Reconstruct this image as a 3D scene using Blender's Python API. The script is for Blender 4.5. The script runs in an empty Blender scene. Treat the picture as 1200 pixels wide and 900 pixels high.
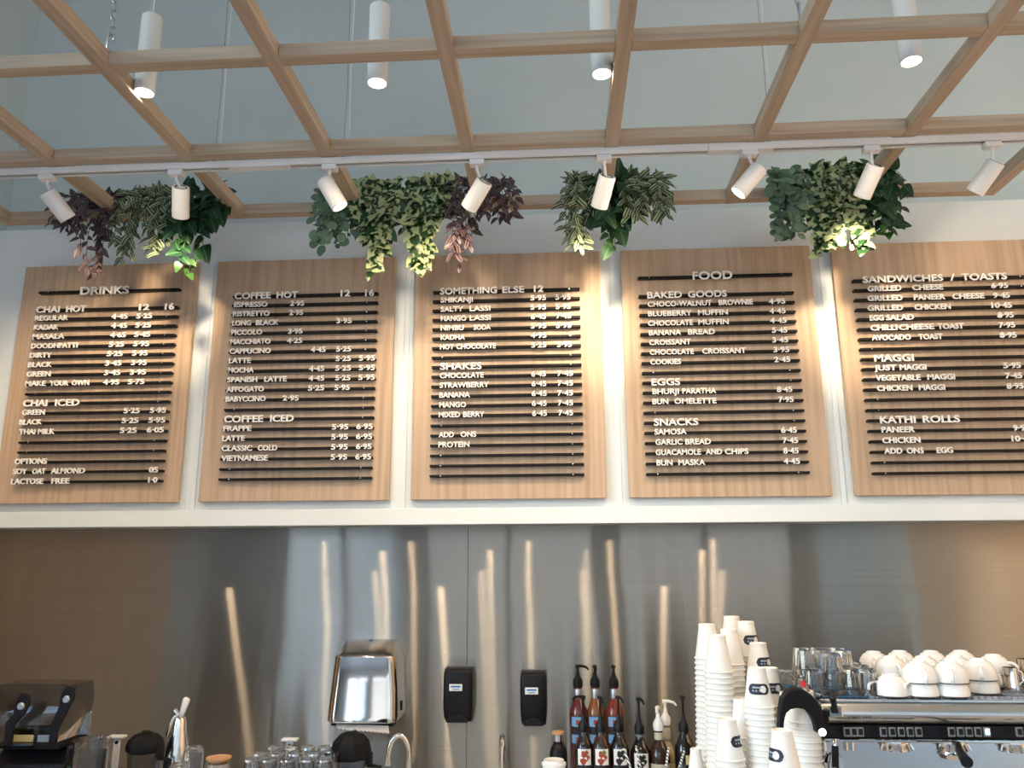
import bpy, math, random
from mathutils import Vector, Matrix, Euler
PI = math.pi
random.seed(7)
S = bpy.context.scene
COL = S.collection

# ------------------------------------------------------------------ camera, world, lights, exposure
F_PX, YAW, PITCH, ROLL, EYE = 930.62, -0.0604, 0.2262, -0.0045, 1.70
_cy, _sy, _cp, _sp = math.cos(YAW), math.sin(YAW), math.cos(PITCH), math.sin(PITCH)
FWD = Vector((_sy*_cp, _cy*_cp, _sp)); _r0 = Vector((_cy, -_sy, 0)); _u0 = _r0.cross(FWD)
RGT = math.cos(ROLL)*_r0 + math.sin(ROLL)*_u0
UPV = -math.sin(ROLL)*_r0 + math.cos(ROLL)*_u0
cam_d = bpy.data.cameras.new('camera'); cam = bpy.data.objects.new('camera', cam_d); COL.objects.link(cam)
cam_d.sensor_width = 36; cam_d.lens = F_PX/1200*36; cam_d.clip_start = .05
cam.matrix_world = Matrix.Translation((0, 0, EYE)) @ Matrix((RGT, UPV, -FWD)).transposed().to_4x4()
S.camera = cam

def at(px, py, Y):
    """world point at depth Y on the sight line measured in the photograph"""
    d = FWD + (px-600)/F_PX*RGT - (py-450)/F_PX*UPV
    return Vector((0, 0, EYE)) + d*(Y/d.y)

world = bpy.data.worlds.new('World'); S.world = world; world.use_nodes = True
wn = world.node_tree; bg = wn.nodes['Background']
sky = wn.nodes.new('ShaderNodeTexSky'); sky.sky_type = 'NISHITA'; sky.sun_disc = False
sky.sun_elevation = math.radians(38); sky.sun_rotation = math.radians(60); sky.air_density = 1.2; sky.dust_density = 1.5
wn.links.new(sky.outputs[0], bg.inputs[0]); bg.inputs[1].default_value = 3.05

def area(name, loc, rot, sx, sy, power, col, portal=False):
    l = bpy.data.lights.new(name, 'AREA'); l.shape = 'RECTANGLE'; l.size = sx; l.size_y = sy
    l.energy = power; l.color = col
    if portal: l.cycles.is_portal = True
    o = bpy.data.objects.new(name, l); COL.objects.link(o); o.location = loc; o.rotation_euler = rot
    return o
# daylight enters through the real window openings (portals only guide the sampling of the sky)
WIN_REAR = [(-4.15, -2.35, .5, 4.5), (-2.0, .5, .5, 4.5), (.85, 3.3, .5, 4.5)]
REAR_Y = -5.0
WIN_LEFT = [(-3.3, -1.9, .5, 4.6), (-1.6, 1.0, .5, 4.6)]
LEFT_X = -5.2
for (x0, x1, z0, z1) in WIN_REAR:
    area('window_portal', ((x0+x1)/2, REAR_Y-.02, (z0+z1)/2), (PI/2, 0, 0), x1-x0, z1-z0, 1, (1, 1, 1), True)
for (y0, y1, z0, z1) in WIN_LEFT:
    area('window_portal', (LEFT_X-.02, (y0+y1)/2, (z0+z1)/2), (0, -PI/2, 0), z1-z0, y1-y0, 1, (1, 1, 1), True)
S.view_settings.view_transform = 'Standard'; S.view_settings.look = 'None'
S.view_settings.gamma = 1; S.view_settings.use_curve_mapping = False
S.view_settings.exposure = -0.14
cy = S.cycles
cy.max_bounces = 10; cy.diffuse_bounces = 5; cy.glossy_bounces = 5; cy.transmission_bounces = 9; cy.transparent_max_bounces = 8
cy.caustics_reflective = False; cy.caustics_refractive = False; cy.sample_clamp_indirect = 6
WARM = (1, .76, .50); PEND_W = 17.0

# ------------------------------------------------------------------ materials
def mat(name, col=(.5, .5, .5), rough=.5, metal=0, spec=.5, trans=0, emit=None, es=0, ior=1.45, coat=0):
    m = bpy.data.materials.new(name); m.use_nodes = True
    b = m.node_tree.nodes['Principled BSDF']
    b.inputs['Base Color'].default_value = (*col, 1); b.inputs['Roughness'].default_value = rough
    b.inputs['Metallic'].default_value = metal; b.inputs['Specular IOR Level'].default_value = spec
    b.inputs['Transmission Weight'].default_value = trans; b.inputs['IOR'].default_value = ior
    b.inputs['Coat Weight'].default_value = coat
    if emit: b.inputs['Emission Color'].default_value = (*emit, 1); b.inputs['Emission Strength'].default_value = es
    return m
def nd(m, t, **kw):
    n = m.node_tree.nodes.new(t)
    for k, v in kw.items(): setattr(n, k, v)
    return n
def lk(m, a, b): m.node_tree.links.new(a, b)
def pb(m): return m.node_tree.nodes['Principled BSDF']
def ramp(m, stops):
    r = nd(m, 'ShaderNodeValToRGB'); e = r.color_ramp.elements
    while len(e) < len(stops): e.new(.5)
    for i, (p, c) in enumerate(stops): e[i].position = p; e[i].color = (*c, 1)
    return r
def wood(name, c0, c1, c2, scale, rough=.45, bump=.05):
    """straight grained oak; scale = noise stretch per axis"""
    m = mat(name, c1, rough)
    tc = nd(m, 'ShaderNodeTexCoord'); mp = nd(m, 'ShaderNodeMapping'); mp.inputs['Scale'].default_value = scale
    oi = nd(m, 'ShaderNodeObjectInfo'); ad = nd(m, 'ShaderNodeVectorMath', operation='ADD')
    cb = nd(m, 'ShaderNodeCombineXYZ'); ml = nd(m, 'ShaderNodeMath', operation='MULTIPLY'); ml.inputs[1].default_value = 37
    lk(m, oi.outputs['Random'], ml.inputs[0]); lk(m, ml.outputs[0], cb.inputs[0]); lk(m, ml.outputs[0], cb.inputs[2])
    lk(m, tc.outputs['Object'], mp.inputs[0]); lk(m, mp.outputs[0], ad.inputs[0]); lk(m, cb.outputs[0], ad.inputs[1])
    n = nd(m, 'ShaderNodeTexNoise'); n.inputs['Scale'].default_value = 1; n.inputs['Detail'].default_value = 6; n.inputs['Distortion'].default_value = .4
    lk(m, ad.outputs[0], n.inputs['Vector'])
    r = ramp(m, [(.3, c0), (.52, c1), (.72, c2)]); lk(m, n.outputs[0], r.inputs[0]); lk(m, r.outputs[0], pb(m).inputs['Base Color'])
    b = nd(m, 'ShaderNodeBump'); b.inputs['Strength'].default_value = bump; b.inputs['Distance'].default_value = .002
    lk(m, n.outputs[0], b.inputs['Height']); lk(m, b.outputs[0], pb(m).inputs['Normal'])
    return m
def plaster(name, col, rough=.75, var=.04):
    m = mat(name, col, rough)
    tc = nd(m, 'ShaderNodeTexCoord'); n = nd(m, 'ShaderNodeTexNoise'); n.inputs['Scale'].default_value = 1.3; n.inputs['Detail'].default_value = 5
    lk(m, tc.outputs['Object'], n.inputs['Vector'])
    lo = tuple(c*(1-var) for c in col); hi = tuple(min(1, c*(1+var)) for c in col)
    r = ramp(m, [(.35, lo), (.65, hi)]); lk(m, n.outputs[0], r.inputs[0]); lk(m, r.outputs[0], pb(m).inputs['Base Color'])
    n2 = nd(m, 'ShaderNodeTexNoise'); n2.inputs['Scale'].default_value = 180; lk(m, tc.outputs['Object'], n2.inputs['Vector'])
    b = nd(m, 'ShaderNodeBump'); b.inputs['Strength'].default_value = .06; b.inputs['Distance'].default_value = .001
    lk(m, n2.outputs[0], b.inputs['Height']); lk(m, b.outputs[0], pb(m).inputs['Normal'])
    return m
def brushed(name, col, rough, aniso, wavy, tangent='Z'):
    """horizontally brushed sheet steel: anisotropic gloss, slightly buckled sheet"""
    m = bpy.data.materials.new(name); m.use_nodes = True
    nt = m.node_tree; nt.nodes.remove(nt.nodes['Principled BSDF']); out = nt.nodes['Material Output']
    g = nd(m, 'ShaderNodeBsdfAnisotropic'); g.inputs['Roughness'].default_value = rough; g.inputs['Anisotropy'].default_value = aniso
    tg = nd(m, 'ShaderNodeTangent', direction_type='RADIAL', axis=tangent); lk(m, tg.outputs[0], g.inputs['Tangent'])
    tc = nd(m, 'ShaderNodeTexCoord'); mp = nd(m, 'ShaderNodeMapping'); mp.inputs['Scale'].default_value = (.42, 1, .75)
    n = nd(m, 'ShaderNodeTexNoise'); n.inputs['Scale'].default_value = 2.3; n.inputs['Detail'].default_value = .6
    lk(m, tc.outputs['Object'], mp.inputs[0]); lk(m, mp.outputs[0], n.inputs['Vector'])
    b = nd(m, 'ShaderNodeBump'); b.inputs['Strength'].default_value = 1; b.inputs['Distance'].default_value = wavy
    lk(m, n.outputs[0], b.inputs['Height']); lk(m, b.outputs[0], g.inputs['Normal'])
    mp2 = nd(m, 'ShaderNodeMapping'); mp2.inputs['Scale'].default_value = (1.2, 1, 260)
    n2 = nd(m, 'ShaderNodeTexNoise'); n2.inputs['Scale'].default_value = 1; n2.inputs['Detail'].default_value = 4
    lk(m, tc.outputs['Object'], mp2.inputs[0]); lk(m, mp2.outputs[0], n2.inputs['Vector'])
    r = ramp(m, [(.3, tuple(c*.93 for c in col)), (.7, tuple(min(1, c*1.06) for c in col))])
    lk(m, n2.outputs[0], r.inputs[0]); lk(m, r.outputs[0], g.inputs['Color'])
    g2 = nd(m, 'ShaderNodeBsdfAnisotropic'); g2.inputs['Roughness'].default_value = .5; g2.inputs['Anisotropy'].default_value = 0
    lk(m, r.outputs[0], g2.inputs['Color'])
    mx = nd(m, 'ShaderNodeMixShader'); mx.inputs[0].default_value = .25; lk(m, g.outputs[0], mx.inputs[1]); lk(m, g2.outputs[0], mx.inputs[2])
    lk(m, mx.outputs[0], out.inputs[0])
    return m
def leafmat(name, base, stripe, kind, rough=.4):
    """pattern across each leaf blade, in the leaf's own coordinates (u = x/width, v = y/length)"""
    m = mat(name, base, rough, spec=.4)
    tc = nd(m, 'ShaderNodeTexCoord'); sp = nd(m, 'ShaderNodeSeparateXYZ'); lk(m, tc.outputs['UV'], sp.inputs[0])
    u = nd(m, 'ShaderNodeMath', operation='ABSOLUTE'); sb = nd(m, 'ShaderNodeMath', operation='SUBTRACT'); sb.inputs[1].default_value = .5
    lk(m, sp.outputs[0], sb.inputs[0]); lk(m, sb.outputs[0], u.inputs[0])
    if kind == 'stripe':
        r = ramp(m, [(.0, base), (.07, base), (.13, stripe), (.27, stripe), (.34, base)]); lk(m, u.outputs[0], r.inputs[0])
    elif kind == 'vein':
        r = ramp(m, [(.0, stripe), (.03, stripe), (.06, base), (1, base)]); lk(m, u.outputs[0], r.inputs[0])
    elif kind == 'patch':
        oi = nd(m, 'ShaderNodeObjectInfo'); n = nd(m, 'ShaderNodeTexNoise', noise_dimensions='4D'); n.inputs['Scale'].default_value = 2.0; n.inputs['Detail'].default_value = 1
        ml = nd(m, 'ShaderNodeMath', operation='MULTIPLY'); ml.inputs[1].default_value = 50
        lk(m, oi.outputs['Random'], ml.inputs[0]); lk(m, ml.outputs[0], n.inputs['W']); lk(m, tc.outputs['UV'], n.inputs['Vector'])
        r = ramp(m, [(.0, base), (.47, base), (.52, stripe), (1, stripe)]); lk(m, n.outputs[0], r.inputs[0])
    else:
        oi = nd(m, 'ShaderNodeObjectInfo'); r = ramp(m, [(0, base), (1, stripe)]); lk(m, oi.outputs['Random'], r.inputs[0])
    lk(m, r.outputs[0], pb(m).inputs['Base Color'])
    pb(m).inputs['Subsurface Weight'].default_value = 0
    return m

M = dict(
    oak=wood('oak veneer', (.40, .285, .19), (.50, .365, .255), (.56, .42, .305), (42, 42, 1.6)),
    oakx=wood('oak batten along', (.36, .28, .20), (.46, .36, .265), (.53, .425, .32), (2, 60, 60)),
    oaky=wood('oak batten across', (.36, .28, .20), (.46, .36, .265), (.53, .425, .32), (60, 2, 60)),
    brownwood=wood('brown wall cladding', (.30, .21, .14), (.38, .28, .19), (.44, .33, .23), (12, 12, .8)),
    tanwood=wood('tan wall cladding', (.5, .32, .2), (.60, .40, .26), (.66, .46, .3), (12, 12, .8)),
    wall=plaster('white painted bulkhead', (.74, .80, .82), .6),
    upper=plaster('pale grey upper wall', (.57, .655, .68), .7),
    grey=plaster('grey room wall', (.30, .31, .29), .8),
    floor=mat('floor tile', (.28, .27, .25), .4), ceil=plaster('ceiling paint', (.6, .62, .63), .8),
    pave=plaster('outside paving', (.35, .34, .32), .9),
    steel=brushed('brushed steel splashback', (.345, .325, .29), .16, .907, .006),
    ctop=mat('counter stone', (.55, .54, .52), .25), carc=mat('counter front', (.25, .2, .16), .5),
    black=mat('black plastic', (.008, .008, .010), .38, spec=.25), blackmatte=mat('black rubber', (.006, .006, .007), .6, spec=.2),
    rail=mat('black aluminium rail', (.006, .006, .007), .5, spec=.25), letter=mat('white letter plastic', (.92, .91, .89), .4),
    white=mat('white enamel', (.78, .79, .8), .35), whitep=mat('white plastic', (.82, .81, .78), .35),
    paper=mat('white paper', (.84, .82, .78), .6), towel=mat('paper towel', (.75, .73, .70), .9),
    navy=mat('navy print', (.012, .015, .035), .5), porcelain=mat('white porcelain', (.84, .83, .80), .12, coat=.5),
    rimshade=mat('painted rim shadow', (.05, .03, .02), .3),
    chrome=mat('chrome', (.80, .78, .75), .06, 1), satin=mat('satin steel', (.62, .62, .61), .22, 1),
    warmchrome=mat('polished dispenser steel', (.74, .68, .62), .09, 1),
    galv=mat('galvanised steel', (.45, .47, .5), .4, 1), wire=mat('wire', (.35, .37, .38), .5, .6),
    glass=mat('clear glass', (.97, .98, .98), .02, trans=1, ior=1.45), smoke=mat('smoked clear plastic', (.62, .63, .64), .05, trans=1, ior=1.25),
    bamboo=mat('light wood lid', (.55, .30, .15), .5), cork=mat('cork', (.5, .3, .16), .7),
    syrup_red=mat('dark red syrup', (.10, .012, .010), .08, coat=.6), syrup_amber=mat('amber syrup', (.17, .055, .012), .08, coat=.6),
    syrup_orange=mat('red orange syrup', (.16, .022, .007), .08, coat=.6), syrup_dark=mat('near black syrup', (.010, .007, .006), .08, coat=.6),
    syrup_pale=mat('pale tan syrup', (.35, .26, .15), .1, coat=.5), syrup_brown=mat('dark brown syrup', (.035, .015, .01), .1, coat=.5),
    label_blue=mat('blue label', (.16, .36, .62), .5), label_white=mat('white label', (.8, .8, .78), .5), label_black=mat('black label', (.012, .012, .015), .5),
    label_tan=mat('tan label', (.5, .47, .36), .5), fruit=mat('red brown fruit print', (.35, .06, .025), .5), green=mat('green print', (.1, .25, .05), .5),
    yellow=mat('yellow label', (.62, .5, .22), .6), bluegrey=mat('blue grey card', (.3, .36, .42), .6), red=mat('red plastic', (.5, .01, .02), .35),
    bluelab=mat('blue print', (.02, .16, .5), .5), darkgap=mat('dark seam', (.05, .05, .05), .8),
    lens=mat('lit lens', (1, 1, 1), .3, emit=(1, .86, .66), es=14), lens_dim=mat('lens', (.9, .88, .8), .3, emit=(1, .86, .66), es=5),
    led=mat('lit work lamp', (1, 1, 1), .3, emit=(1, .98, .95), es=12), ledblue=mat('lit blue button', (.6, .85, 1), .3, emit=(.5, .8, 1), es=2.0),
    btn=mat('grey button frame', (.16, .17, .17), .4), neck=mat('grey glass neck', (.16, .19, .21), .08, coat=.6),
    cord=mat('white cord', (.7, .71, .72), .5), pot=mat('dark pot', (.03, .03, .03), .7), stem=mat('green stem', (.07, .12, .04), .6),
    stem_p=mat('purple stem', (.10, .035, .05), .6), soil=mat('blue mat', (.03, .12, .25), .6), bean=mat('coffee', (.03, .015, .01), .6),
)
M['leaf_purple'] = leafmat('purple striped leaf', (.032, .010, .017), (.13, .105, .11), 'stripe')
M['leaf_green'] = leafmat('green cream striped leaf', (.014, .042, .014), (.30, .35, .22), 'stripe')
M['leaf_dark'] = leafmat('dark green veined leaf', (.010, .042, .016), (.05, .11, .06), 'vein')
M['leaf_var'] = leafmat('cream variegated leaf', (.012, .045, .014), (.36, .42, .22), 'patch')
M['leaf_round'] = leafmat('dusty round leaf', (.06, .12, .08), (.15, .24, .15), 'rand', .6)
M['leaf_bright'] = mat('bright green leaf', (.024, .08, .014), .4)

# ------------------------------------------------------------------ mesh helpers
class MB:
    def __init__(s): s.v = []; s.f = []; s.uv = None
    def add(s, vs, fs, mx=None):
        o = len(s.v)
        s.v += [tuple(mx @ Vector(p)) if mx else tuple(p) for p in vs]
        s.f += [tuple(i+o for i in f) for f in fs]
        return s
    def box(s, c, d, mx=None):
        x, y, z = c; a, b, e = d[0]/2, d[1]/2, d[2]/2
        vs = [(x+i*a, y+j*b, z+k*e) for i in (-1, 1) for j in (-1, 1) for k in (-1, 1)]
        return s.add(vs, [(0, 1, 3, 2), (4, 6, 7, 5), (0, 4, 5, 1), (2, 3, 7, 6), (0, 2, 6, 4), (1, 5, 7, 3)], mx)
    def lathe(s, prof, n=20, mx=None, cap=True):
        vs = []; fs = []
        for (r, z) in prof:
            for k in range(n):
                a = 2*PI*k/n; vs.append((r*math.cos(a), r*math.sin(a), z))
        for i in range(len(prof)-1):
            for k in range(n):
                k2 = (k+1) % n; fs.append((i*n+k, i*n+k2, (i+1)*n+k2, (i+1)*n+k))
        if cap:
            if prof[0][0] > 1e-6: fs.append(tuple(reversed(range(n))))
            if prof[-1][0] > 1e-6: fs.append(tuple((len(prof)-1)*n+k for k in range(n)))
        return s.add(vs, fs, mx)
    def tube(s, pts, r, n=8, cap=True):
        pts = [Vector(p) for p in pts]; rs = r if isinstance(r, (list, tuple)) else [r]*len(pts)
        vs = []; fs = []; prev = None
        for i, p in enumerate(pts):
            t = (pts[min(i+1, len(pts)-1)]-pts[max(i-1, 0)]).normalized()
            if prev is None:
                a = Vector((0, 0, 1)) if abs(t.z) < .9 else Vector((1, 0, 0)); nn = t.cross(a).normalized()
            else: nn = (prev - t*prev.dot(t)).normalized()
            prev = nn; b = t.cross(nn)
            for k in range(n):
                a = 2*PI*k/n; vs.append(p + (nn*math.cos(a)+b*math.sin(a))*rs[i])
        for i in range(len(pts)-1):
            for k in range(n):
                k2 = (k+1) % n; fs.append((i*n+k, i*n+k2, (i+1)*n+k2, (i+1)*n+k))
        if cap: fs += [tuple(reversed(range(n))), tuple((len(pts)-1)*n+k for k in range(n))]
        return s.add(vs, fs)
    def prism(s, poly, axis, a0, a1, mx=None):
        """polygon (2D) extruded along an axis: 'x' -> (y,z) polygon, 'y' -> (x,z)"""
        n = len(poly)
        def P(q, a): return (a, q[0], q[1]) if axis == 'x' else ((q[0], a, q[1]) if axis == 'y' else (q[0], q[1], a))
        vs = [P(q, a0) for q in poly]+[P(q, a1) for q in poly]
        fs = [tuple(range(n)), tuple(reversed(range(n, 2*n)))]+[(i, i+n, (i+1) % n+n, (i+1) % n) for i in range(n)]
        return s.add(vs, fs, mx)
    def mesh(s, name, m, smooth=35):
        me = bpy.data.meshes.new(name); me.from_pydata(s.v, [], s.f); me.materials.append(m)
        if smooth:
            me.polygons.foreach_set('use_smooth', [True]*len(me.polygons)); me.set_sharp_from_angle(angle=math.radians(smooth))
        import bmesh
        b = bmesh.new(); b.from_mesh(me); bmesh.ops.recalc_face_normals(b, faces=b.faces); b.to_mesh(me); b.free()
        me.update(); return me
    def build(s, name, m, parent=None, smooth=35, bevel=0, seg=2, loc=None, sub=0):
        me = s.mesh(name, m, smooth)
        o = bpy.data.objects.new(name, me); COL.objects.link(o)
        if parent: o.parent = parent
        if loc is not None: o.location = loc
        if bevel:
            b = o.modifiers.new('bevel', 'BEVEL'); b.width = bevel; b.segments = seg; b.limit_method = 'ANGLE'; b.angle_limit = math.radians(40)
        if sub:
            b = o.modifiers.new('sub', 'SUBSURF'); b.levels = b.render_levels = sub
        return o
def tag(o, label=None, cat=None, group=None, kind=None):
    if label: o['label'] = label
    if cat: o['category'] = cat
    if group: o['group'] = group
    if kind: o['kind'] = kind
    return o
def empty(name, loc, label, cat, group=None, rz=0):
    o = bpy.data.objects.new(name, None); o.empty_display_size = .05; COL.objects.link(o); o.location = loc; o.rotation_euler.z = rz
    return tag(o, label, cat, group)
def copy_tree(o, parent=None):
    c = o.copy(); COL.objects.link(c)
    if parent: c.parent = parent
    for ch in list(o.children): copy_tree(ch, c)
    return c
def struct(name, mb, m, parent=None, smooth=0, bevel=0):
    o = mb.build(name, m, parent, smooth, bevel)
    if not parent: o['kind'] = 'structure'
    return o
def frame_to(a, b):
    """matrix with local +Z pointing from a to b, origin at a"""
    a, b = Vector(a), Vector(b); return Matrix.Translation(a) @ (b-a).to_track_quat('Z', 'Y').to_matrix().to_4x4()
def text_mesh(txt, x0, x1, z0, h, depth, m, name='lettering', bold=.018):
    """raised lettering in the XZ plane facing -Y, fitted between x0 and x1; baseline z0, cap height h"""
    c = bpy.data.curves.new('t', 'FONT'); c.body = txt; c.size = 1; c.offset = bold; c.extrude = 0; c.resolution_u = 3
    t = bpy.data.objects.new('t', c); me = bpy.data.meshes.new_from_object(t)
    xs = [v.co.x for v in me.vertices]; ys = [v.co.y for v in me.vertices]; a, b = min(xs), max(xs)
    fl = [tuple(p.vertices) for p in me.polygons]; n = len(me.vertices)
    cap = .729+2*bold; sx = (x1-x0)/(b-a); sz = h/cap
    vs = [((v.co.x-a)*sx+x0, -depth, (v.co.y+bold)*sz+z0) for v in me.vertices]
    if depth:
        ed = {}
        for f in fl:
            for i in range(len(f)):
                e = (f[i], f[(i+1) % len(f)]); k = tuple(sorted(e))
                ed[k] = None if k in ed else e
        vs2 = [(x, 0, z) for x, _, z in vs]
        fs = fl+[(e[1], e[0], e[0]+n, e[1]+n) for e in ed.values() if e]
        vs = vs+vs2
    else: fs = fl
    r = bpy.data.meshes.new(name); r.from_pydata(vs, [], fs); r.materials.append(m); r.update()
    bpy.data.meshes.remove(me); bpy.data.objects.remove(t); bpy.data.curves.remove(c)
    return r
def obj(name, me, parent=None, loc=None):
    o = bpy.data.objects.new(name, me); COL.objects.link(o)
    if parent: o.parent = parent
    if loc is not None: o.location = loc
    return o

# ------------------------------------------------------------------ the room
LW, RW, CEIL, WY, BY, SY = -2.83, 3.6, 5.0, 3.65, 3.27, 3.43   # left stub wall, right wall, ceiling, upper wall, bulkhead face, steel face
struct('floor', MB().box((-.8, -.7, -.05), (9.2, 9.2, .1)), M['floor'])
struct('ceiling', MB().box((-.8, -.7, CEIL+.05), (9.2, 9.2, .1)), M['ceil'])
def wall_with_holes(name, m, axis, pos, thick, a0, a1, z0, z1, holes):
    mb = MB(); cuts = sorted(holes); cur = a0
    def b(p, q, r, s_):
        if q-p < 1e-4 or s_-r < 1e-4: return
        if axis == 'y': mb.box(((p+q)/2, pos, (r+s_)/2), (q-p, thick, s_-r))
        else: mb.box((pos, (p+q)/2, (r+s_)/2), (thick, q-p, s_-r))
    for (h0, h1, k0, k1) in cuts:
        b(cur, h0, z0, z1); b(h0, h1, z0, k0); b(h0, h1, k1, z1); cur = h1
    b(cur, a1, z0, z1)
    return struct(name, mb, m)
wall_with_holes('wall_rear', M['grey'], 'y', REAR_Y-.1, .2, LEFT_X-.2, RW+.2, 0, CEIL, WIN_REAR)
wall_with_holes('wall_side', M['grey'], 'x', LEFT_X-.1, .2, REAR_Y-.2, 1.3, 0, CEIL, WIN_LEFT)
struct('wall_left', MB().box((LW-.1, 2.45, CEIL/2), (.2, 2.5, CEIL)), M['upper'])
struct('wall_return', MB().box(((LEFT_X+LW-.2)/2, 1.25, CEIL/2), (LW-.2-LEFT_X, .1, CEIL)), M['grey'])
struct('wall_right', MB().box((RW+.1, -.6, CEIL/2), (.2, 8.6, CEIL)), M['upper'])
struct('wall_upper', MB().box(((LW+RW)/2, WY+.05, (CEIL+1.9)/2), (RW-LW+.4, .1, CEIL-1.9)), M['upper'])
struct('wall_cladding', MB().box((LW+.012, 2.3, 1.35), (.024, 2.2, 2.7)), M['brownwood'])
struct('wall_panelling', MB().box((RW-.012, .85, 1.6), (.024, 5.0, 3.2)), M['tanwood'])
def window(n, holes, axis):
    for i, (a0, a1, z0, z1) in enumerate(holes):
        w = bpy.data.objects.new('window_%d' % (n+i), None); COL.objects.link(w); w['kind'] = 'structure'
        fr = MB(); gl = MB()
        def b(mb, a, z, da, dz, t):
            if axis == 'y': mb.box((a, REAR_Y-.1, z), (da, t, dz))
            else: mb.box((LEFT_X-.1, a, z), (t, da, dz))
        k = 2 if a1-a0 > 1.5 else 1
        for j in range(k+1): b(fr, a0+(a1-a0)*j/k, (z0+z1)/2, .07, z1-z0, .08)
        for z in ([z0, z1] if z1-z0 < 2 else [z0, 2.5, z1]): b(fr, (a0+a1)/2, z, a1-a0, .07, .08)
        fr.build('window_frame', M['blackmatte'], w, 0)
window(1, WIN_REAR, 'y'); window(4, WIN_LEFT, 'x')
nb = struct('wall_sky_screen', MB().box((9, -18, 5), (27, 4, 10)), plaster('added sky screen', (.16, .165, .16), .8))  # unseen block, added to dim the sky behind the rear windows
struct('wall_sky_screen_pale', MB().box((-11, -19, 3.9), (12, 4, 8)), plaster('pale added sky screen', (.26, .31, .34), .8))  # second unseen block, added to cut the sky's brightness in the steel
struct('pavement', MB().box((-6, -20, -.15), (40, 30, .1)), M['pave'])

# bulkhead that carries the menu boards
bh = struct('wall_bulkhead', MB().box(((LW+RW)/2, BY+.19, (1.87+3.225)/2), (RW-LW, .38, 3.225-1.87)), M['wall'])
MB().box(((LW+RW)/2, BY-.006, 1.902), (RW-LW, .012, .066)).build('base_trim', M['wall'], bh, 0, .002)
XB, PBD, BW, ZB, ZT = -2.394, .8898, .800, 1.968, 3.030
for i in range(1, 5):
    MB().box((XB+PBD*i-.045+.008, BY-.003, (1.935+3.225)/2), (.020, .006, 3.225-1.935)).build('joint_strip', M['wall'], bh, 0, .001)
st = struct('wall_back', MB().box(((LW+RW)/2, SY+.06, 1.5), (RW-LW, .1, 1.2)), M['darkgap'])
xs = [LW, at(548, 700, SY).x, RW]
for a, b in zip(xs, xs[1:]):
    c = (a+b)/2
    o = MB().box((0, 0, 0), (b-a-.002, .006, .974)).build('steel_sheet', M['steel'], st, 0, loc=(c, SY+.004, 1.386))
struct('wall_lower', MB().box(((LW+RW)/2, SY+.06, .45), (RW-LW, .1, .9)), M['grey'])

# counter
cn = empty('counter', (.4, 2.75, 0), 'long stone topped service counter under the steel splashback', 'counter')
MB().box((0, 0, .88), (6.3, 1.34, .04)).build('worktop', M['ctop'], cn, 0, .003)
MB().box((0, .03, .43), (6.2, 1.2, .86)).build('cabinet_body', M['carc'], cn, 0)
CT = .90

# ------------------------------------------------------------------ timber lattice
GX0, GS, GZ, GH = -1.3023, .5, 3.1135, .045
rows = [2.965, 2.4877, 1.9679, 1.448, .928, .408]
lat = empty('timber_lattice', (GX0, rows[0], GZ), 'suspended square lattice of pale oak battens hanging above the counter', 'lattice')
def lloc(o, x, y): o.location = (x-GX0, y-rows[0], GH/2)
ya, yz = rows[0]+GH/2, rows[-1]-GH/2
for k in range(-2, 7):
    o = MB().box((0, 0, 0), (GH, ya-yz, GH)).build('batten', M['oaky'], lat, 0, .0015, 1); lloc(o, GX0+k*GS, (ya+yz)/2)
for y in rows:
    for k in range(-2, 6):
        o = MB().box((0, 0, 0), (GS-GH-.0012, GH, GH-.002)).build('batten', M['oakx'], lat, 0, .0015, 1); lloc(o, GX0+(k+.5)*GS, y)
# hanging chains
def link_mesh(L=.034, w=.016, r=.0022):
    pts = []
    for k in range(17):
        a = 2*PI*k/16; pts.append((w/2*math.cos(a), 0, (L-w)/2*(1 if math.sin(a) >= 0 else -1)+w/2*math.sin(a)))
    return MB().tube(pts, r, 6, False).mesh('link', M['galv'])
lm = link_mesh(); quick = link_mesh(.062, .022, .0035)
def chain(px, py, label):
    p = at(px, py, 1.985); z0 = GZ+GH
    e = empty('chain', (p.x, 1.985, z0), label, 'chain', 'steel chains holding the lattice')
    MB().tube([(0, 0, -.01), (0, 0, .012)], .003).build('screw_eye', M['galv'], e)
    MB().tube([(.009*math.cos(a*PI/8), 0, .02+.009*math.sin(a*PI/8)) for a in range(17)], .0022, 6, False).build('eye_ring', M['galv'], e)
    o = obj('link', quick, e, (0, 0, .052)); o.rotation_euler.z = PI/2-.2
    z = .095; k = 0
    while z0+z < CEIL+.01:
        o = obj('link', lm, e, (0, 0, z)); o.rotation_euler.z = (k % 2)*PI/2+.2; z += .0285; k += 1
chain(128, 62, 'galvanised chain rising from the lattice left of the leftmost pendant lamp')
chain(938, 30, 'galvanised chain rising from the lattice left of the rightmost pendant lamp')

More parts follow.
